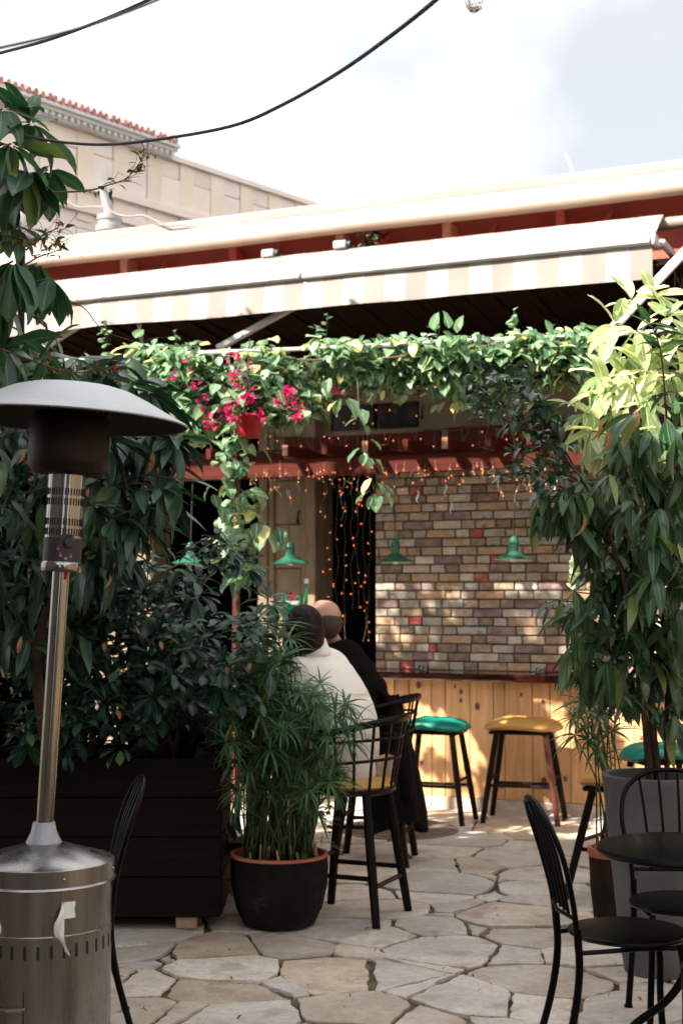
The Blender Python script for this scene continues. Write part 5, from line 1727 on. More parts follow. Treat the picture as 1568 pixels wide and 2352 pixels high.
pot('small mossy terracotta pot between the stool and the grey planter', SP, [(r2 * .70, 0), (r2 * .8, .05), (r2 * .95, h2 * .5), (r2, h2 - .04)], 'pot_mossy', 'terracotta',
    [(r2 * 1.0, h2 - .042), (r2 * 1.06, h2 - .03), (r2 * 1.06, h2), (r2 * .9, h2), (r2 * .88, h2 - .05)], h2 - .03, r2 * .9)
# red hanging pot in the vine
HP = W(573, 1005, 8.75)
t = thing('hanging_pot', 'red plastic hanging pot of pink flowers under the vine', 'pot', HP)
MB().lathe([(.068, 0), (.072, .004), (.098, .125), (.104, .127), (.104, .142), (.092, .142), (.088, .10)], 32).obj('body', M['redpot'], t)
MB().lathe([(.09, .10), (0, .115)], 20).obj('soil', M['soil'], t)
for k in range(3):
    a_ = rad(20 + 120 * k)
    MB().tube([(.10 * math.cos(a_), .10 * math.sin(a_), .14), (0, 0, .62)], .002, 4).obj('hanger_wire', M['cable'], t)
# chain hanging under the awning at left
mb = MB()
c0, c1 = W(320, 748, 9.7), W(328, 800, 9.6)
for k in range(8):
    c_ = c0.lerp(c1, k / 7)
    mb.tube([c_ + Matrix.Rotation(k * math.pi / 2, 3, 'Z') @ V(.011 * math.cos(a_), 0, .02 * math.sin(a_)) for a_ in [j * math.pi / 5 for j in range(11)]], .0035, 5, False)
tag(mb.obj('chain', M['wire']), 'short link chain hanging under the awning at left', 'chain')
# faded lamp hood showing between the leaves at left
p = W(18, 545, 7.6)
t = thing('street_lamp', 'faded mauve lamp hood behind the leaves at the left edge', 'lamp', (p.x, p.y, 0))
MB().lathe([(.155, p.z - .02), (.16, p.z), (.12, p.z + .10), (.05, p.z + .16), (0, p.z + .17)], 28).obj('hood', M['lamphood'], t)
MB().tube([(0, 0, p.z + .16), (-.0, .1, p.z + .26), (0, .35, p.z + .28), (0, .36, 0)], .02, 8).obj('pole', M['iron'], t)

# =================================================================== PLANTS
def leafgeo(L, Wd, n=5, shape='ellip', droop=.2, fold=.25, wave=.0, tip=.0, curl=0.0):
    """blade from the origin along +Y; normal +Z; three columns with a folded midrib"""
    v, f, uv = [], [], []
    for i in range(n + 1):
        t = i / n
        if shape == 'ellip': w_ = math.sin(math.pi * (t * .92 + .05)) ** .85
        elif shape == 'lance': w_ = (math.sin(math.pi * (t * .94 + .03) ** .85) ** .9) * (1 - .35 * max(0, t - .6))
        elif shape == 'ovate': w_ = math.sin(math.pi * min(1, (t * .96 + .03)) ** .62) ** .8
        elif shape == 'obov': w_ = math.sin(math.pi * (t * .93 + .02) ** 1.35) ** .8
        elif shape == 'blade': w_ = (1 - t ** 3) * (.55 + .45 * min(1, t * 5))
        else: w_ = math.sin(math.pi * t)
        if i == n: w_ = 0.03
        if i == 0: w_ = max(.06, w_ * .3)
        ang = droop * t
        y = L * (math.sin(droop * t) / droop if abs(droop) > 1e-3 else t)
        z = -L * ((1 - math.cos(droop * t)) / droop if abs(droop) > 1e-3 else 0)
        hw = Wd / 2 * w_
        up = hw * fold
        wv = wave * Wd * math.sin(t * 9.0)
        wv2 = wave * Wd * math.sin(t * 8.0 + 2)
        ca_, sa_ = math.cos(ang), math.sin(ang)
        for (sx, dz, u) in ((-1, up + wv, 0.0), (0, 0.0, .5), (1, up + wv2, 1.0)):
            v.append((sx * hw + curl * t * t * L, y + dz * sa_, z + dz * ca_))
            uv.append((u, t + 1e-4))
    for i in range(n):
        a = i * 3
        f += [(a, a + 1, a + 4, a + 3), (a + 1, a + 2, a + 5, a + 4)]
    return np.array(v, dtype=np.float64), f, uv

LEAFSETS = {}
def leafset(key, mat, variants):
    out_ = []
    for q in variants:
        v, f, uv = leafgeo(**q)
        me = MB().add([tuple(p) for p in v], f, list(uv)).mesh('leaf', M[mat], True)
        out_.append((me, v, f, uv))
    LEAFSETS[key] = (out_, M[mat])

def frame(d, upv=Vector((0, 0, 1)), roll=0.0):
    d = d.normalized()
    x = d.cross(upv)
    if x.length < 1e-3: x = Vector((1, 0, 0))
    x.normalize()
    z = x.cross(d).normalized()
    m = Matrix((x, d, z)).transposed()
    if roll: m = Matrix.Rotation(roll, 3, d) @ m
    return m

class Plant:
    def __init__(s, name, label, cat, loc, group=None, leafname='leaf'):
        s.t = thing(name, label, cat, loc, 0, group)
        s.o = Vector(loc)
        s.L = []
        s.leafname = leafname
        s.rnd = random.Random(hash(label) % 1000 if False else len(label) * 7 + int(abs(loc[0]) * 100))

    def leaf(s, key, p, d, size=1.0, roll=None, var=None):
        p = Vector(p)
        st_, mt = LEAFSETS[key]
        k = var if var is not None else s.rnd.randrange(len(st_))
        m3 = frame(Vector(d), roll=s.rnd.uniform(-.5, .5) if roll is None else roll) * size
        m4 = Matrix.Translation(p - s.o) @ m3.to_4x4()
        s.L.append((m4, key, k, p, size))

    def stem(s, pts, r, n=6, name='branch', mat='bark', k=4):
        q = catmull(pts, k) if len(pts) > 2 else [Vector(x) for x in pts]
        rr = r
        if isinstance(r, tuple):
            rr = [r[0] + (r[1] - r[0]) * i / (len(q) - 1) for i in range(len(q))]
        return MB().tube(q, rr, n).xf(Matrix.Translation(-s.o)).obj(name, M[mat], s.t, smooth=True)

    def whorl(s, key, p, n, axis, spread, size=1.0, pet=0.0, hang=0.0, jit=.25, mbpet=None):
        """n leaflets round an axis, spread = angle off the axis; hang pulls them down"""
        axis = Vector(axis).normalized()
        a = axis.orthogonal().normalized(); b = axis.cross(a)
        ph = s.rnd.uniform(0, 6.28)
        for k in range(n):
            th = ph + 2 * math.pi * k / n + s.rnd.uniform(-jit, jit)
            sp = spread + s.rnd.uniform(-jit, jit) * .6
            d = axis * math.cos(sp) + (a * math.cos(th) + b * math.sin(th)) * math.sin(sp)
            d = (d + Vector((0, 0, -hang))).normalized()
            s.leaf(key, Vector(p) + d * pet, d, size * s.rnd.uniform(.72, 1.12))

    def finish(s, maxobj=290, stuffname='foliage'):
        def score(l):
            x, y, f = proj(l[3])
            ok = -40 < x < 1608 and -40 < y < 2392 and f > .2
            return (0 if ok else 1, f / max(.2, l[4]))
        s.L.sort(key=score)
        k = 0
        rest = {}
        for l in s.L:
            if k < maxobj and score(l)[0] == 0:
                o = link(s.leafname, LEAFSETS[l[1]][0][l[2]][0], s.t)
                o.matrix_local = l[0]
                k += 1
            else:
                rest.setdefault(l[1], []).append(l)
        for key, ls in rest.items():
            vs, fs, us = [], [], []
            base = 0
            for (m4, _, kk, _, _) in ls:
                _, v, f, uv = LEAFSETS[key][0][kk]
                A = np.array(m4)
                vs.append(v @ A[:3, :3].T + A[:3, 3])
                fs += [tuple(i + base for i in q) for q in f]
                us += uv
                base += len(v)
            mb = MB()
            mb.v = [tuple(x) for x in np.concatenate(vs)]
            mb.f, mb.uv = fs, us
            tag(mb.obj(stuffname, LEAFSETS[key][1], s.t, smooth=True), kind='stuff')

leafset('umb', 'l_umb', [dict(L=.23, Wd=.098, n=8, shape='ellip', droop=.5, fold=.25, wave=.06), dict(L=.21, Wd=.085, n=8, shape='ellip', droop=.25, fold=.3, wave=.08), dict(L=.22, Wd=.092, n=8, shape='lance', droop=.8, fold=.2, wave=.07, curl=.1)])
leafset('droop', 'l_droop', [dict(L=.245, Wd=.058, n=7, shape='lance', droop=.5, fold=.25), dict(L=.22, Wd=.054, n=7, shape='lance', droop=.9, fold=.3, curl=.08), dict(L=.19, Wd=.052, n=6, shape='ellip', droop=.35, fold=.3, wave=.06)])
leafset('schef', 'l_schef', [dict(L=.115, Wd=.046, n=5, shape='obov', droop=.55, fold=.2), dict(L=.105, Wd=.044, n=5, shape='obov', droop=.3, fold=.3), dict(L=.12, Wd=.044, n=5, shape='obov', droop=.8, fold=.25)])
leafset('dark', 'l_dark', [dict(L=.15, Wd=.055, n=4, shape='ellip', droop=.6, fold=.25), dict(L=.13, Wd=.05, n=4, shape='ellip', droop=.3, fold=.3)])
leafset('fic', 'l_fic', [dict(L=.205, Wd=.046, n=7, shape='lance', droop=.45, fold=.35), dict(L=.19, Wd=.044, n=7, shape='lance', droop=.9, fold=.3, curl=.1), dict(L=.165, Wd=.044, n=7, shape='lance', droop=.25, fold=.4, curl=-.1)])
leafset('pale', 'l_pale', [dict(L=.185, Wd=.066, n=7, shape='ellip', droop=.6, fold=.3, wave=.05), dict(L=.165, Wd=.060, n=7, shape='ellip', droop=.3, fold=.35, wave=.08, curl=.1)])
leafset('ben', 'l_ben', [dict(L=.068, Wd=.032, n=5, shape='ovate', droop=.5, fold=.3), dict(L=.060, Wd=.030, n=5, shape='ellip', droop=.8, fold=.35)])
leafset('vine', 'l_vine', [dict(L=.098, Wd=.074, n=5, shape='ovate', droop=.4, fold=.25, wave=.05), dict(L=.088, Wd=.062, n=5, shape='ovate', droop=.7, fold=.3, wave=.08), dict(L=.078, Wd=.056, n=5, shape='ellip', droop=.3, fold=.3)])
leafset('pap', 'l_pap', [dict(L=.16, Wd=.014, n=5, shape='blade', droop=.9, fold=.5), dict(L=.15, Wd=.015, n=5, shape='blade', droop=.5, fold=.5), dict(L=.135, Wd=.013, n=5, shape='blade', droop=1.3, fold=.5)])
leafset('boug', 'l_boug', [dict(L=.060, Wd=.034, n=4, shape='ovate', droop=.4, fold=.3)])
leafset('purple', 'l_purple', [dict(L=.075, Wd=.045, n=4, shape='ovate', droop=.4, fold=.3)])
leafset('flower', 'flower', [dict(L=.036, Wd=.030, n=3, shape='ovate', droop=.6, fold=.4)])
leafset('var', 'l_var', [dict(L=.055, Wd=.042, n=4, shape='ovate', droop=.5, fold=.3)])
leafset('dry', 'l_dry', [dict(L=.14, Wd=.034, n=5, shape='lance', droop=1.3, fold=.6, curl=.2)])
leafset('tiny', 'l_boug', [dict(L=.040, Wd=.020, n=3, shape='ovate', droop=.4, fold=.4)])
leafset('tinyred', 'l_red', [dict(L=.030, Wd=.012, n=3, shape='ovate', droop=.4, fold=.4)])
leafset('brownleaf', 'l_dry', [dict(L=.06, Wd=.03, n=3, shape='ovate', droop=.9, fold=.5)])
UP = Vector((0, 0, 1))
RP = random.Random(5)

sl_ = FMI.to_3x3() @ sdir
def lands(q, t):
    """where the shade of a leaf at q falls on the plane at depth t of the bar front"""
    p_ = FMI @ Vector(q)
    k_ = (t - p_.y) / sl_.y
    h_ = p_ + sl_ * k_
    return h_.x, h_.z

def sun_gap(q):
    """leaves to leave out so that sun patches reach the counter front"""
    s_, z_ = lands(q, 0.0)
    if not (-.6 < s_ < 3.2 and -.1 < z_ < .95): return False
    return mnoise.noise(Vector((s_ * 2.9 + z_ * 1.7, z_ * 1.5 - s_ * .3, 3.3))) > -.06

# ------------------------------------------------------------------ vine along the rail
rail_pts = [W(60, 835, 9.7), W(300, 818, 9.3), W(520, 808, 9.0), W(800, 797, 8.8), W(1100, 781, 8.62), W(1352, 771, 8.5), W(1640, 752, 8.4)]
rl = thing('vine_rail', 'grey metal rail carrying the vine, bare towards the right', 'rail', rail_pts[0])
MB().tube(catmull(rail_pts, 4), .013, 8).xf(Matrix.Translation(-rail_pts[0])).obj('pipe', M['arm'], rl)
for q in (W(1640, 752, 8.4),):
    pass
P = Plant('climbing_vine', 'sunlit green climbing vine spread along the rail with trailing shoots', 'vine', up_z(W(545, 1200, 8.9), 0))
rc_ = catmull(rail_pts[:-1], 12)
# main stem up a post, then runners on the rail
px_ = [W(548, 1900, 9.0), W(545, 1500, 8.95), W(548, 1200, 8.9), W(540, 1000, 8.9), W(530, 860, 8.95), W(525, 815, 9.0)]
P.stem(px_, (.014, .008), 6, 'stem', 'twig')
P.stem([p_ + V(.02 * math.sin(i * 2.1), .03 * math.cos(i * 1.3), 0) for i, p_ in enumerate(px_)], .006, 5, 'stem', 'twig')
P.stem([p_ + V(0, .03, .02 * math.sin(i * .7)) for i, p_ in enumerate(rc_[4::6])], .007, 5, 'runner', 'twig', 2)
P.stem([p_ + V(0, -.04, -.05 + .04 * math.sin(i * .9)) for i, p_ in enumerate(rc_[6::6])], .006, 5, 'runner', 'twig', 2)
def hang_profile(px):
    """how far the vine hangs below / rises above the rail, in pixels"""
    lo = 140 + 30 * math.sin(px * .012 + 1) + 25 * mnoise.noise(Vector((px * .011, 2, 0)))
    if px < 480: lo += 45
    if 420 < px < 760: lo += 30
    if px > 1000: lo -= 5
    hi = 12 + 22 * max(0, mnoise.noise(Vector((px * .015, 7, 0)))) + (12 if px < 950 else 2)
    return hi, max(30, lo)
for i in range(10500):
    u = RP.random()
    p_ = rc_[int(u * (len(rc_) - 1))].lerp(rc_[min(len(rc_) - 1, int(u * (len(rc_) - 1)) + 1)], RP.random())
    x_, y_, f_ = proj(p_)
    if x_ < 120 and RP.random() < .6: continue
    hi, lo = hang_profile(x_)
    dv = RP.triangular(-hi, lo, lo * .42)
    dens = .5 + .5 * mnoise.noise(Vector((x_ * .02, dv * .03, 4)))
    if dens < .22: continue
    q = p_ + V(RP.uniform(-.05, .05), RP.gauss(0, .13), -dv * f_ / FPX)
    x2_, y2_, f2_ = proj(q)
    if sun_gap(q) or (530 < x2_ < 620 and 945 < y2_ < 1030): continue
    d = V(RP.uniform(-1, 1), RP.uniform(-1, .35), RP.uniform(-.95, .35))
    P.leaf('vine', q, d, RP.uniform(.65, 1.3))
# shoots standing up above the rail
for (px, py, hgt) in ((240, 760, 40), (400, 775, 50), (735, 735, 70), (720, 760, 40), (1175, 725, 60), (1000, 745, 30), (1180, 760, 30), (1270, 770, 30), (1340, 765, 25)):
    Yv = 8.9 if px < 900 else 8.6
    a_, b_ = W(px, py + hgt, Yv), W(px + RP.uniform(-12, 16), py - 12, Yv)
    P.stem([a_, a_.lerp(b_, .5) + V(.02, 0, 0), b_], (.003, .0015), 4, 'shoot', 'stalk', 3)
    for k in range(8):
        P.leaf('vine', a_.lerp(b_, k / 7), V(RP.uniform(-1, 1), RP.uniform(-1, .2), RP.uniform(-.4, .7)), RP.uniform(.4, .75))
for (px, py) in ((995, 745), (1030, 742), (1050, 752)):
    P.leaf('vine', W(px, py + 12, 8.55), V(RP.uniform(-.2, .2), -.2, 1), 1.15, var=0)
# leaves round the main stem
for i in range(170):
    py = RP.uniform(960, 1340)
    px = 545 + RP.gauss(0, 24) + (30 * math.exp(-((py - 1200) / 90) ** 2) * RP.uniform(-.2, 1.6))
    P.leaf('vine', W(px, py, 8.85 + RP.uniform(-.1, .12)), V(RP.uniform(-.8, .8), RP.uniform(-1, .1), RP.uniform(-1, .1)), RP.uniform(.75, 1.35))
for (px, py) in ((510, 1180), (520, 1200), (535, 1230), (520, 1260), (590, 1220), (610, 1225), (545, 1280), (540, 1300), (525, 1225), (600, 1240), (625, 1245), (650, 1240), (640, 1230)):
    P.leaf('vine', W(px, py - 18, 8.72), V(RP.uniform(-.3, .3), -.45, -1), 1.25, var=0)
# trailing shoot in the middle, with lobed bunches at its end
tr = [W(820, 870, 8.7), W(825, 940, 8.66), W(832, 1000, 8.62), W(848, 1060, 8.6), W(862, 1150, 8.6)]
P.stem(tr, (.004, .002), 5, 'trailing_shoot', 'stalk', 4)
for (px, py, s_, ax) in ((760, 880, 1.5, -.4), (745, 885, 1.35, .3), (800, 925, 1.5, .4), (782, 925, 1.4, -.4), (775, 930, 1.2, -.9), (830, 950, 1.1, .2), (815, 972, 1.0, -1.4), (835, 985, 1.0, .4),
                         (850, 1018, 1.3, .9), (825, 1040, 1.2, -.9), (838, 1050, 1.1, -.2), (860, 1065, 1.1, 1.0), (845, 1060, 1.0, .2), (852, 1110, 1.2, -.6), (868, 1120, 1.1, .5), (880, 1125, 1.0, 1.2),
                         (845, 1140, 1.1, -1.2), (862, 1145, 1.2, 0), (880, 1140, 1.2, .9), (855, 1150, 1.0, -.5)):
    P.leaf('vine', W(px, py - 10, 8.55), V(ax, -.35, -.8), s_, roll=0)
# bright variegated strand seen through the ficus
for i in range(70):
    u = RP.random()
    P.leaf('var', W(1345 - 30 * u + RP.gauss(0, 9), 1180 + 160 * u, 8.3 + RP.uniform(-.1, .1)), V(RP.uniform(-.7, .7), -.6, RP.uniform(-1, .2)), RP.uniform(.7, 1.3))
P.finish(295)

# ------------------------------------------------------------------ pink bougainvillea in the hanging pot
P = Plant('bougainvillea', 'bougainvillea with bright pink bracts growing from the red hanging pot', 'flowers', HP + V(0, 0, .115))
for i in range(26):
    a_ = RP.uniform(0, 6.28)
    e_ = HP + V(.30 * math.cos(a_) * RP.uniform(.3, 1.3), .2 * math.sin(a_), RP.uniform(.02, .52))
    if i < 12: P.stem([HP + V(0, 0, .115), HP.lerp(e_, .5) + V(0, 0, .18), e_], (.003, .0015), 4, 'stem', 'twig', 3)
    for k in range(9):
        q = (HP + V(0, 0, .12)).lerp(e_, RP.uniform(.2, 1)) + V(RP.gauss(0, .03), RP.gauss(0, .03), .05)
        x_, y_, f_ = proj(q)
        if sun_gap(q) or (525 < x_ < 625 and 945 < y_ < 1030): continue
        P.leaf('boug' if RP.random() < .78 else 'purple', q, V(RP.uniform(-1, 1), RP.uniform(-1, .3), RP.uniform(-1, .4)), RP.uniform(.7, 1.35))
P.finish(250)
flowers = Plant('flower_cluster', 'clusters of pink bougainvillea bracts around the red hanging pot', 'flowers', HP + V(0, -.05, .2), leafname='bract')
for (px, py, n) in ((542, 815, 6), (538, 862, 5), (535, 872, 5), (548, 885, 4), (572, 912, 7), (578, 920, 6), (562, 915, 4), (482, 960, 4), (487, 975, 5), (524, 945, 5), (530, 962, 4), (518, 935, 3), (665, 895, 6), (660, 905, 5), (640, 925, 5), (668, 925, 3),
                    (690, 945, 6), (680, 960, 6), (692, 930, 4), (768, 895, 5), (598, 950, 5), (445, 890, 3), (478, 915, 3), (400, 862, 3), (395, 960, 4), (575, 845, 3), (545, 925, 3), (465, 935, 3), (430, 835, 2)):
    c_ = W(px, py, 8.55)
    for k in range(n * 2):
        flowers.leaf('flower', c_ + V(RP.gauss(0, .018), RP.gauss(0, .015), RP.gauss(0, .018)), V(RP.uniform(-1, 1), RP.uniform(-1, .2), RP.uniform(-1, 1)), RP.uniform(.7, 1.15))
flowers.finish(295, 'small_bracts')

# ------------------------------------------------------------------ big leaved umbrella tree, upper left
UB = V(-1.62, 6.0, .74)
P = Plant('umbrella_tree', 'big leaved umbrella tree reaching up at the left edge', 'tree', UB)
P.stem([UB, UB + V(.05, -.1, .9), W(-40, 800, 5.75), W(-30, 500, 5.6), W(-20, 250, 5.6)], (.035, .018), 8, 'trunk', 'bark')
for (px, py, n, hang, sz, ax) in ((70, 285, 9, .15, 1.0, (.6, -.4, .35)), (25, 330, 8, .9, 1.0, (.2, -.6, .3)), (60, 395, 9, 1.1, 1.0, (.4, -.6, .1)), (110, 390, 7, 1.0, .95, (.5, -.5, .1)), (15, 440, 9, 1.2, 1.05, (.2, -.7, 0)),
                              (5, 250, 7, .6, 1.0, (.1, -.6, .4)), (85, 605, 10, 1.6, 1.0, (.35, -.6, .1)), (30, 600, 9, 1.4, 1.05, (.1, -.7, .1)), (115, 640, 7, 1.3, .85, (.6, -.3, 0)), (10, 690, 8, 1.0, 1.0, (.0, -.6, 0)),
                              (30, 520, 7, .7, .7, (.4, -.6, .3)), (60, 775, 8, .9, .9, (.5, -.5, .2)), (10, 800, 9, .7, .95, (.2, -.6, .2)), (100, 820, 8, .7, .8, (.6, -.4, .2)), (150, 850, 8, .6, .8, (.7, -.3, .3)), (40, 860, 8, .5, .9, (.3, -.6, .2))):
    c_ = W(px, py, 5.55 + RP.uniform(-.12, .15))
    P.stem([W(-35, py + 70, 5.65), W((px - 35) / 2, py + 20, 5.6), c_], (.008, .004), 5, 'leaf_stalk', 'stalk', 4)
    P.whorl('umb', c_, n, ax, 1.25, sz, .015, hang)
P.finish(280)

# ------------------------------------------------------------------ drooping long leaved tree behind the heater
DB = V(-1.30, 6.45, .74)
P = Plant('drooping_leaf_tree', 'dark tree with long drooping leaves behind the patio heater', 'tree', DB)
P.stem([DB, DB + V(-.05, -.1, .6), W(190, 1250, 6.15), W(200, 1080, 6.1), W(180, 900, 6.1)], (.03, .012), 8, 'trunk', 'bark')
clus = [(230, 985, 9), (290, 1000, 9), (345, 1000, 10), (395, 1005, 10), (265, 1040, 8), (330, 1040, 8), (220, 1100, 9), (270, 1110, 10), (325, 1125, 10), (355, 1150, 9), (210, 1160, 9), (260, 1190, 10), (310, 1200, 9), (215, 1235, 9), (250, 1265, 8),
        (200, 1290, 7), (330, 1190, 6), (290, 1150, 8), (240, 1010, 8), (375, 1060, 6), (300, 880, 8), (250, 860, 8), (340, 900, 7), (200, 850, 7), (400, 1100, 6), (370, 1120, 6), (360, 940, 6)]
for (px, py, n) in clus:
    c_ = W(px, py, 6.0 + RP.uniform(-.15, .25))
    P.stem([W(190 + .2 * (px - 190), py + 40, 6.2), c_.lerp(W(190, py + 20, 6.15), .4) + V(0, 0, .03), c_], (.007, .003), 5, 'branch', 'bark', 3)
    P.whorl('droop', c_, n, (.7, -.55, .15), 1.0, 1.0, .01, .85, .35)
for i in range(900):
    px, py = RP.uniform(-120, 330), RP.uniform(820, 1500)
    if px > 200 and py > 1330: continue
    P.leaf('droop', W(px, py, RP.uniform(6.2, 7.1)), V(RP.uniform(-.7, .9), RP.uniform(-1, .2), RP.uniform(-1, .1)), RP.uniform(.7, 1.1))
for i in range(9):
    P.leaf(RP.choice(('brownleaf', 'dry')), W(RP.uniform(40, 420), RP.uniform(1000, 1480), 5.95), V(RP.uniform(-.4, .4), -.3, -1), RP.uniform(.5, .8))
P.leaf('brownleaf', W(300, 1190, 5.95), V(.1, -.3, -1), .6)
P.leaf('brownleaf', W(262, 1290, 5.95), V(.3, -.3, -1), .5)
P.finish(295)

# ------------------------------------------------------------------ dwarf umbrella shrub in the planter box
SB = V(-.85, 6.98, .73)
P = Plant('dwarf_umbrella_shrub', 'bushy dwarf umbrella shrub filling the dark planter box', 'shrub', SB)
for k in range(9):
    e_ = W(RP.uniform(250, 640), RP.uniform(1330, 1600), 6.9)
    P.stem([SB + V(RP.uniform(-.5, .4), 0, 0), SB.lerp(e_, .5) + V(RP.uniform(-.1, .1), 0, .1), e_], (.013, .004), 5, 'branch', 'bark', 4)
def in_shrub(px, py):
    top = 1330 + 60 * math.sin(px * .013 + .5) - 70 * math.exp(-((px - 500) / 55.0) ** 2) + 40 * mnoise.noise(Vector((px * .02, 1, 3)))
    if px > 620: top += (px - 620) * 1.2
    if px < 260: top += (260 - px) * .2
    bot = 1725 - .28 * max(0, px - 330)
    return top < py < bot
cnt = 0
while cnt < 175:
    px, py = RP.uniform(60, 715), RP.uniform(1230, 1740)
    if not in_shrub(px, py) or (px > 625 and py < 1540): continue
    cnt += 1
    Yd = RP.uniform(6.45, 7.15) - .15 * math.exp(-((px - 400) / 200.0) ** 2)
    c_ = W(px, py, Yd)
    P.whorl('schef', c_, RP.choice((7, 8, 9)), (RP.uniform(-.35, .45), -RP.uniform(.15, .8), RP.uniform(.35, 1)), 1.25, RP.uniform(.8, 1.15), .02, .12, .2)
for i in range(8):
    P.leaf('brownleaf', W(RP.uniform(230, 600), RP.uniform(1380, 1680), 6.4), V(RP.uniform(-.6, .6), -.4, -.7), RP.uniform(.6, 1.0))
for i in range(34):
    px, py = RP.uniform(560, 690), RP.uniform(1500, 1740)
    if px > 650 and py < 1600: continue
    P.whorl('schef', W(px, py, RP.uniform(6.95, 7.2)), 8, (RP.uniform(-.3, .4), -.5, .7), 1.25, 1.0, .02, .12, .2)
for (px, py) in ((500, 1245), (470, 1265), (520, 1275), (545, 1290), (570, 1305), (495, 1290), (450, 1295), (530, 1255)):
    P.whorl('schef', W(px, py, 6.75), 8, (RP.uniform(-.3, .3), -.5, .7), 1.2, 1.0, .02, .1, .2)
P.finish(295)
# deep foliage mass behind
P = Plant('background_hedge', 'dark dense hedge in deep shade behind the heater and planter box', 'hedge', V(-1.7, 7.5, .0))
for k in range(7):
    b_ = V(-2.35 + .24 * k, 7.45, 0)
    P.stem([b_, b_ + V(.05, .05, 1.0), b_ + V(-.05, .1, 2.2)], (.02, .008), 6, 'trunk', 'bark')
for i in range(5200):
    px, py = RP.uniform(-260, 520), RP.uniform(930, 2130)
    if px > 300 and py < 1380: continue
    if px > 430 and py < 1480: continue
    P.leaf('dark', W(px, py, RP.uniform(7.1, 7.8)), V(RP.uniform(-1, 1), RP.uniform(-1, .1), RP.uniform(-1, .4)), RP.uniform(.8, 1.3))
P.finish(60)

# ------------------------------------------------------------------ unseen trees added left of the frame, crowns cut to place their shade
sPa, zPa = fpx(1085, 1300, TB)
def crown_gap(q):  # crown leaves left out wherever sun should reach the bar front
    s_, z_ = lands(q, TA)
    if z_ > zv0 - .13: return True                   # no leaf where its shade would reach the awning
    s_, z_ = lands(q, 0.0)
    if -.1 < z_ < .95 and s_ > -.3:
        return True
    s_, z_ = lands(q, TB)
    if abs(s_ - sPa) < .26 and abs(z_ - zPa) < .07: return mnoise.noise(Vector((s_ * 9, z_ * 9, 1))) < .2
    return False
for (bx_, by_, lab, rx, rz_, zc_, n) in ((-2.75, 7.2, 'leafy courtyard tree left of the picture beside the hedge', 1.0, .9, 3.2, 1700), (-3.0, 8.0, 'sparse courtyard tree left of the picture near the bar front', .9, .6, 4.6, 700),
                                         (-2.9, 8.3, 'tall leafy courtyard tree left of the picture', 1.0, .85, 5.5, 1900), (-2.9, 5.0, 'spreading courtyard tree whose crown hangs above the heater', 1.2, .6, 5.2, 1100)):
    P = Plant('unseen_shade_tree', lab, 'tree', V(bx_, by_, 0), 'unseen shade trees left of the picture')
    P.stem([V(bx_, by_, 0), V(bx_ + .05, by_, 1.2), V(bx_, by_ + .05, zc_)], (.07, .03), 8, 'trunk', 'bark')
    for i in range(n):
        v_ = Vector((RP.gauss(0, .5), RP.gauss(0, .5), RP.gauss(0, .5)))
        if v_.length > 1.05: continue
        q = V(bx_ + v_.x * rx, by_ + v_.y * rx, zc_ + v_.z * rz_)
        if proj(q)[0] > -150 and proj(q)[1] > -160: continue
        if by_ > 6 and crown_gap(q): continue
        P.leaf('dark', q, V(RP.uniform(-1, 1), RP.uniform(-1, 1), RP.uniform(-1, .4)), RP.uniform(.9, 1.5))
    P.finish(0)

# ------------------------------------------------------------------ ficus in the grey planter
FB = V(GP.x, GP.y, hgp - .06)
P = Plant('ficus_tree', 'ficus tree with long hanging leaves growing from the grey planter', 'tree', FB)
trunks = [[FB + V(-.03, -.02, 0), W(1478, 1600, 5.98), W(1470, 1420, 5.95), W(1440, 1250, 5.95), W(1400, 1060, 5.9)],
          [FB + V(.01, 0, 0), W(1493, 1600, 6.0), W(1500, 1380, 6.0), W(1520, 1150, 6.0), W(1530, 900, 6.05)],
          [FB + V(.045, .0, 0), W(1530, 1620, 6.02), W(1550, 1400, 6.05), W(1590, 1150, 6.05)],
          [FB + V(.0, .04, 0), W(1488, 1500, 6.1), W(1460, 1300, 6.15), W(1430, 1050, 6.2)]]
for i, q in enumerate(trunks):
    P.stem(q, (.018 if i < 2 else .012, .006), 8, 'trunk', 'bark')
tips = [(1235, 1125), (1215, 1150), (1262, 1140), (1285, 1380), (1300, 1410), (1312, 1450), (1335, 1530), (1305, 1490), (1290, 1130), (1250, 1175), (1310, 1140), (1340, 1110), (1420, 1010), (1490, 990), (1550, 1010), (1400, 1090), (1480, 1070), (1540, 1120), (1345, 1235), (1420, 1220), (1500, 1230), (1555, 1250), (1320, 1360), (1380, 1350), (1455, 1360),
        (1530, 1370), (1355, 1440), (1430, 1440), (1500, 1490), (1555, 1470), (1385, 1520), (1455, 1560), (1540, 1570), (1440, 1500), (1550, 1640), (1370, 1140), (1450, 1150), (1515, 1170), (1400, 1290), (1470, 1290), (1545, 1320), (1330, 1510),
        (1410, 1400), (1480, 1420), (1560, 1400), (1560, 900), (1530, 960), (1460, 950), (1440, 1050), (1560, 1080), (1490, 1130), (1300, 1200), (1360, 1310), (1420, 1320), (1500, 1320)]
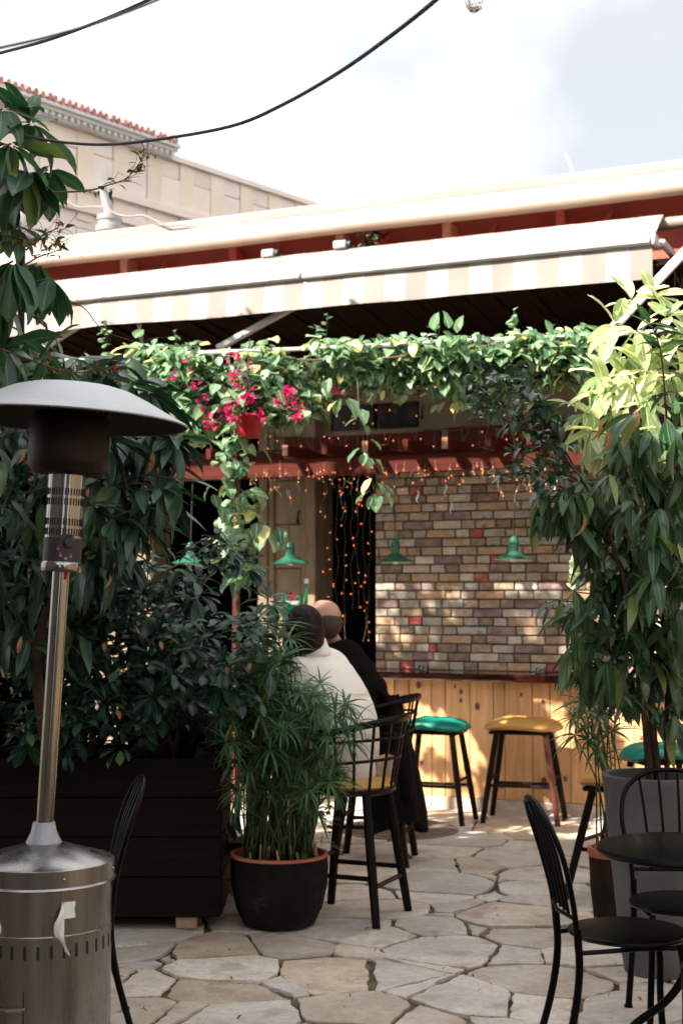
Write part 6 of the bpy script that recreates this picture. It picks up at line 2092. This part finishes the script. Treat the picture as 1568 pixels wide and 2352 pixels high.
for (px, py) in tips:
    c_ = W(px, py, 5.85 + RP.uniform(-.22, .25))
    k = 0 if px < 1440 else (1 if px < 1530 else 2)
    base_ = W(min(1540, max(1420, px + (60 if px < 1450 else -10))), py + 70, 5.98)
    P.stem([base_, base_.lerp(c_, .55) + V(0, 0, .04), c_], (.006, .002), 5, 'branch', 'bark', 3)
    sgn = -1 if px < 1470 else (1 if px > 1520 else RP.choice((-1, 1)))
    for j in range(RP.choice((9, 10, 11, 12))):
        u_ = RP.uniform(.3, 1.05)
        q = base_.lerp(c_, u_) + V(0, 0, .04 * math.sin(math.pi * min(1, u_)))
        d = V(sgn * RP.uniform(-.25, .85), RP.uniform(-.8, .35), RP.uniform(-1.15, -.05))
        P.leaf('fic', q, d, RP.uniform(.75, 1.12))
for i in range(420):
    px, py = RP.uniform(1400, 1640), RP.uniform(960, 1640)
    P.leaf('fic', W(px, py, RP.uniform(5.95, 6.35)), V(RP.uniform(-.8, .8), RP.uniform(-1, .2), RP.uniform(-1, .2)), RP.uniform(.7, 1.05))
# stiff shoot with dark leaves rising into the pale ones
q = [W(1530, 960, 5.8), W(1515, 800, 5.75), W(1480, 720, 5.72)]
P.stem(q, (.005, .002), 5, 'branch', 'twig')
for i in range(30):
    u_ = RP.random()
    c_ = catmull(q, 6)[int(u_ * 11)]
    P.leaf('fic' if RP.random() < .7 else 'ben', c_, V(RP.choice((-1, 1)) * RP.uniform(.4, 1), RP.uniform(-.6, .1), RP.uniform(-.5, .6)), RP.uniform(.6, .85))
for (px, py) in ((1375, 960), (1395, 985), (1458, 940), (1338, 1180)):
    P.leaf('dry', W(px, py, 5.68), V(.2, -.3, -1), .8)
for (px, py) in ((1355, 1480), (1345, 1500), (1362, 1440)):
    P.leaf('dry', W(px, py, 5.9), V(.0, -.2, -1), .7)
P.finish(298)

PB = V(1.62, 6.5, 0)
P = Plant('pale_leaf_tree', 'young tree with pale yellow green sunlit leaves at the upper right', 'tree', PB)
P.stem([PB, W(1600, 1500, 6.45), W(1560, 1100, 6.4), W(1500, 880, 6.3), W(1470, 720, 6.2)], (.022, .006), 8, 'trunk', 'bark')
for (px, py, n, hang, ax) in ((1450, 690, 7, .1, (-.3, -.6, .6)), (1500, 680, 7, .1, (.5, -.5, .5)), (1410, 745, 7, .5, (-.6, -.5, .2)), (1460, 760, 8, .6, (-.2, -.7, .2)), (1530, 730, 7, .2, (.5, -.5, .4)), (1440, 820, 8, .7, (-.4, -.6, .1)), (1500, 810, 8, .5, (.1, -.7, .2)),
                              (1390, 900, 7, .6, (-.7, -.4, .2)), (1450, 880, 8, .6, (-.2, -.7, .1)), (1520, 870, 8, .4, (.2, -.7, .2)), (1410, 950, 8, .5, (-.5, -.5, .2)), (1480, 930, 7, .4, (0, -.7, .2)), (1550, 800, 7, .3, (.5, -.5, .3)), (1560, 920, 7, .4, (.4, -.6, .1)),
                              (1360, 990, 6, .6, (-.6, -.5, .1)), (1430, 1010, 7, .5, (-.2, -.6, .1)), (1375, 860, 7, .5, (-.7, -.4, .2)), (1420, 860, 8, .6, (-.4, -.6, .2)), (1480, 850, 8, .5, (0, -.7, .2)), (1345, 950, 7, .6, (-.7, -.4, .1)), (1400, 1000, 7, .5, (-.3, -.6, .1))):
    c_ = W(px, py, 6.12 + RP.uniform(-.12, .15))
    bs = W(1490 + .2 * (px - 1490), py + 45, 6.3)
    P.stem([bs, bs.lerp(c_, .5) + V(0, 0, .02), c_], (.006, .003), 5, 'branch', 'stalk', 3)
    P.whorl('pale', c_, n, ax, 1.1, .95, .01, hang, .35)
P.finish(200)

# ------------------------------------------------------------------ small leaved ficus with bare twigs
QB = V(1.18, 6.02, hgp - .06)
P = Plant('small_leaf_ficus', 'wiry small leaved ficus leaning left over the brick facing', 'shrub', QB)
main = [FB + V(-.02, .02, 0), W(1455, 1450, 5.9), W(1400, 1230, 5.85), W(1340, 1110, 5.8), W(1280, 1030, 5.75)]
P.stem(main, (.012, .005), 6, 'stem', 'twig')
for (a_, pts_) in (((1340, 1110), ((1250, 960), (1180, 890), (1120, 855))), ((1320, 1080), ((1240, 1010), (1150, 960), (1085, 930))), ((1280, 1030), ((1190, 960), (1110, 900), (1075, 870))), ((1300, 1060), ((1230, 900), (1190, 850))),
                   ((1340, 1110), ((1260, 1070), (1190, 1040))), ((1360, 1150), ((1290, 1120), (1230, 1090), (1170, 1080))), ((1300, 1060), ((1280, 980), (1265, 925))), ((1280, 1030), ((1240, 960), (1215, 930)))):
    q = [W(*a_, 5.8)] + [W(*b_, 5.75 - .02 * j) for j, b_ in enumerate(pts_)]
    P.stem(q, (.005, .0016), 5, 'twig', 'twig', 5)
    cq = catmull(q, 10)
    for c_ in cq[4:]:
        for j in range(RP.choice((1, 2, 2, 3))):
            b_ = c_ + V(RP.gauss(0, .03), RP.gauss(0, .03), RP.gauss(0, .025))
            P.leaf('ben', b_, V(RP.uniform(-1, .6), RP.uniform(-.8, .2), RP.uniform(-.9, .6)), RP.uniform(.7, 1.2))
for i in range(190):
    px = RP.uniform(1340, 1600); py = RP.uniform(1250, 1640)
    P.leaf('ben', W(px, py, RP.uniform(5.7, 6.2)), V(RP.uniform(-1, 1), RP.uniform(-1, .1), RP.uniform(-.9, .5)), RP.uniform(.8, 1.25))
P.finish(298)

# ------------------------------------------------------------------ papyrus
def papyrus(label, base, rb, sh, heads, nbl, seed, blen=1.0):
    P = Plant('papyrus', label, 'papyrus', base)
    rr = random.Random(seed)
    for (px, py, Yd) in heads:
        a_ = rr.uniform(0, 6.28); r_ = rb * math.sqrt(rr.random())
        b_ = base + V(r_ * math.cos(a_), r_ * math.sin(a_), 0)
        e_ = W(px, py, Yd)
        mid = b_.lerp(e_, .5) + V((b_.x - e_.x) * .18, 0, .04)
        P.stem([b_, mid, e_], (.0048, .0028), 5, 'stalk', 'stalk', 5)
        dirv = (e_ - mid).normalized()
        P.whorl('pap', e_, rr.choice((nbl, nbl + 2, nbl - 2)), (dirv.x * .8, dirv.y - .25, dirv.z * .8), 1.2, rr.uniform(.75, 1.1) * blen, .0, .12, .2)
    for i in range(30):
        a_ = rr.uniform(0, 6.28); r_ = rb * math.sqrt(rr.random())
        b_ = base + V(r_ * math.cos(a_), r_ * math.sin(a_), -.01)
        P.stem([b_, b_ + V(rr.uniform(-.02, .02), rr.uniform(-.02, .02), rr.uniform(.03, .10))], rr.uniform(.003, .008), 5, 'cut_stalk', 'straw')
    return P
hd = [(630, 1505, 6.75), (580, 1590, 6.7), (690, 1590, 6.55), (600, 1640, 6.5), (540, 1700, 6.6), (650, 1680, 6.45), (720, 1600, 6.6), (735, 1570, 6.5), (770, 1640, 6.6), (800, 1700, 6.65), (640, 1560, 6.8), (700, 1520, 6.9), (755, 1690, 6.5), (560, 1650, 6.75),
      (665, 1630, 6.6), (715, 1650, 6.75), (790, 1620, 6.7), (610, 1560, 6.85), (680, 1480, 7.0), (740, 1530, 6.6), (620, 1720, 6.5), (570, 1770, 6.55), (690, 1760, 6.6), (760, 1770, 6.6), (590, 1600, 6.9), (820, 1660, 6.7), (510, 1640, 6.5), (520, 1705, 6.42)]
hd = [h_ for h_ in hd if not (h_[0] > 665 and h_[1] < 1560)]
hd += [(RP.uniform(520, 660), RP.uniform(1500, 1700), RP.uniform(6.5, 7.0)) for _ in range(14)] + [(RP.uniform(590, 665), RP.uniform(1430, 1540), RP.uniform(6.6, 6.9)) for _ in range(7)] + [(RP.uniform(530, 780), RP.uniform(1690, 1860), RP.uniform(6.45, 6.85)) for _ in range(20)] + [(RP.uniform(660, 800), RP.uniform(1600, 1730), RP.uniform(6.5, 6.9)) for _ in range(12)]
P = papyrus('tall papyrus in the dark clay pot in front of the seated pair', PP + V(0, 0, hpz - .03), rp * .80, .9, hd, 15, 4)
for i in range(26):
    a_ = RP.uniform(0, 6.28)
    b_ = PP + V(rp * .7 * math.cos(a_), rp * .7 * math.sin(a_), hpz - .03)
    e_ = b_ + V(RP.uniform(-.08, .08), RP.uniform(-.06, .06), RP.uniform(.2, .75))
    P.stem([b_, b_.lerp(e_, .5) + V(RP.uniform(-.02, .02), 0, 0), e_], (.0045, .003), 5, 'stalk', 'stalk', 3)
for i in range(46):
    a_ = RP.uniform(0, 6.28)
    P.leaf('boug', PP + V(rp * .85 * math.cos(a_) + .06, rp * .7 * math.sin(a_), hpz + RP.uniform(.02, .22)), V(RP.uniform(-1, 1), RP.uniform(-1, .3), RP.uniform(-.6, .6)), RP.uniform(.6, 1.1))
P.finish(298, 'blades')
hd = [(1345, 1585, 6.6), (1370, 1600, 6.7), (1330, 1640, 6.6), (1375, 1720, 6.5), (1400, 1560, 6.7), (1360, 1660, 6.6), (1320, 1690, 6.65), (1390, 1640, 6.6), (1410, 1600, 6.8), (1350, 1560, 6.8), (1385, 1740, 6.7), (1335, 1610, 6.7), (1405, 1680, 6.7), (1365, 1630, 6.5), (1350, 1700, 6.6), (1315, 1650, 6.7)]
P = papyrus('slender papyrus in the small mossy pot beside the grey planter', SP + V(0, 0, h2 - .02), r2 * .7, .9, hd, 13, 9, .95)
P.finish(298, 'blades')

# ------------------------------------------------------------------ thorny sprays reaching across the sky at left
def spray(label, pts, Yd, nl, red, side=14):
    P = Plant('thorny_spray', label, 'branch', W(*pts[0], Yd), 'thin sprays at the left')
    q = catmull([W(*p_, Yd) for p_ in pts], 8)
    P.stem([W(*p_, Yd) for p_ in pts], (.0042, .0012), 5, 'stem', 'twig', 8)
    for i in range(side):
        c_ = q[RP.randrange(len(q) // 4, len(q))]
        e_ = c_ + V(RP.uniform(-.05, .14), RP.uniform(-.03, .03), RP.uniform(-.06, .11))
        P.stem([c_, c_.lerp(e_, .5) + V(.01, 0, .008), e_], (.0012, .0007), 4, 'thorn_twig', 'twig', 3)
    for i in range(nl):
        c_ = q[RP.randrange(len(q) // 5, len(q))] + V(RP.gauss(0, .012), RP.gauss(0, .012), RP.gauss(0, .014))
        P.leaf('tinyred' if RP.random() < red else 'tiny', c_, V(RP.uniform(-.8, 1), RP.uniform(-.7, .2), RP.uniform(-1, .9)), RP.uniform(.6, 1.2))
    P.finish(120)
spray('thorny twig with tiny leaves pointing up right towards the tiled eave', [(120, 442), (200, 438), (250, 425), (290, 410), (318, 378), (340, 345)], 5.3, 34, .35)
spray('short thorny twig with a few leaves at the left end of the parapet', [(60, 575), (100, 540), (130, 525), (145, 510)], 5.3, 18, .5, 6)
spray('short thorny twig in front of the left end of the awning bar', [(55, 610), (90, 590), (120, 580), (140, 572)], 5.3, 18, .6, 6)
spray('bare thorny twig dipping across the striped valance', [(20, 640), (60, 690), (130, 690), (190, 705), (240, 760), (330, 790)], 5.6, 14, .6, 10)
spray('reddish thorny spray above the heater dome', [(0, 800), (80, 830), (160, 855), (230, 850), (290, 840)], 5.4, 40, .75, 12)
spray('leafy thorny tangle at the left edge above the big leaves', [(0, 560), (30, 540), (70, 560), (110, 545), (140, 570)], 5.45, 40, .5, 12)

# small plant on the ledge above the awning
p_ = FM @ V(fpx(855, 560, -.1)[0], -.1, fpx(855, 555, -.1)[1])
P = Plant('ledge_plant', 'small dark leafy plant on the ledge above the awning', 'plant', p_)
for i in range(40):
    P.leaf('dark' if RP.random() < .75 else 'vine', p_ + V(RP.gauss(0, .05), RP.gauss(0, .03), RP.uniform(-.04, .08)), V(RP.uniform(-1, 1), RP.uniform(-1, .2), RP.uniform(-1, .6)), RP.uniform(.5, .8))
P.stem([p_ + V(0, .1, -.15), p_, p_ + V(.02, 0, .08)], .005, 5, 'stem', 'twig')
P.finish(60)
# fallen leaves on the paving
for i, (px, py, lab) in enumerate(((285, 2253, 'yellow fallen leaf on the paving right of the heater'), (290, 2266, 'small brown fallen leaf below the yellow one on the paving'))):
    me, v_, f_, uv_ = LEAFSETS['dry' if i else 'brownleaf'][0][0]
    o = link('fallen_leaf', me)
    g_ = G(px, py)
    o.location = (g_.x, g_.y, .014)
    o.rotation_euler = (.2, .1, 1 + i)
    o.scale = (.8, .8, .8) if i == 0 else (.3, .3, .3)
    tag(o, lab, 'leaf', 'fallen leaves')

# dry litter caught in the joints
mb = MB()
for i in range(80):
    g_ = G(RP.uniform(250, 1568), RP.uniform(1930, 2352))
    kk = RP.choice(('brownleaf', 'tinyred', 'dry'))
    me, v_, f_, uv_ = LEAFSETS[kk][0][0]
    m4 = Matrix.Translation((g_.x, g_.y, .010)) @ Matrix.Rotation(RP.uniform(0, 6.28), 4, 'Z') @ Matrix.Scale(RP.uniform(.2, .5) * (.5 if kk == 'dry' else 1), 4)
    mb.add([m4 @ Vector(p) for p in v_], f_, list(uv_))
tag(mb.obj('leaf_litter', M['l_litter']), 'scattered crumbs of dry leaf litter on the paving', None, None, 'stuff')
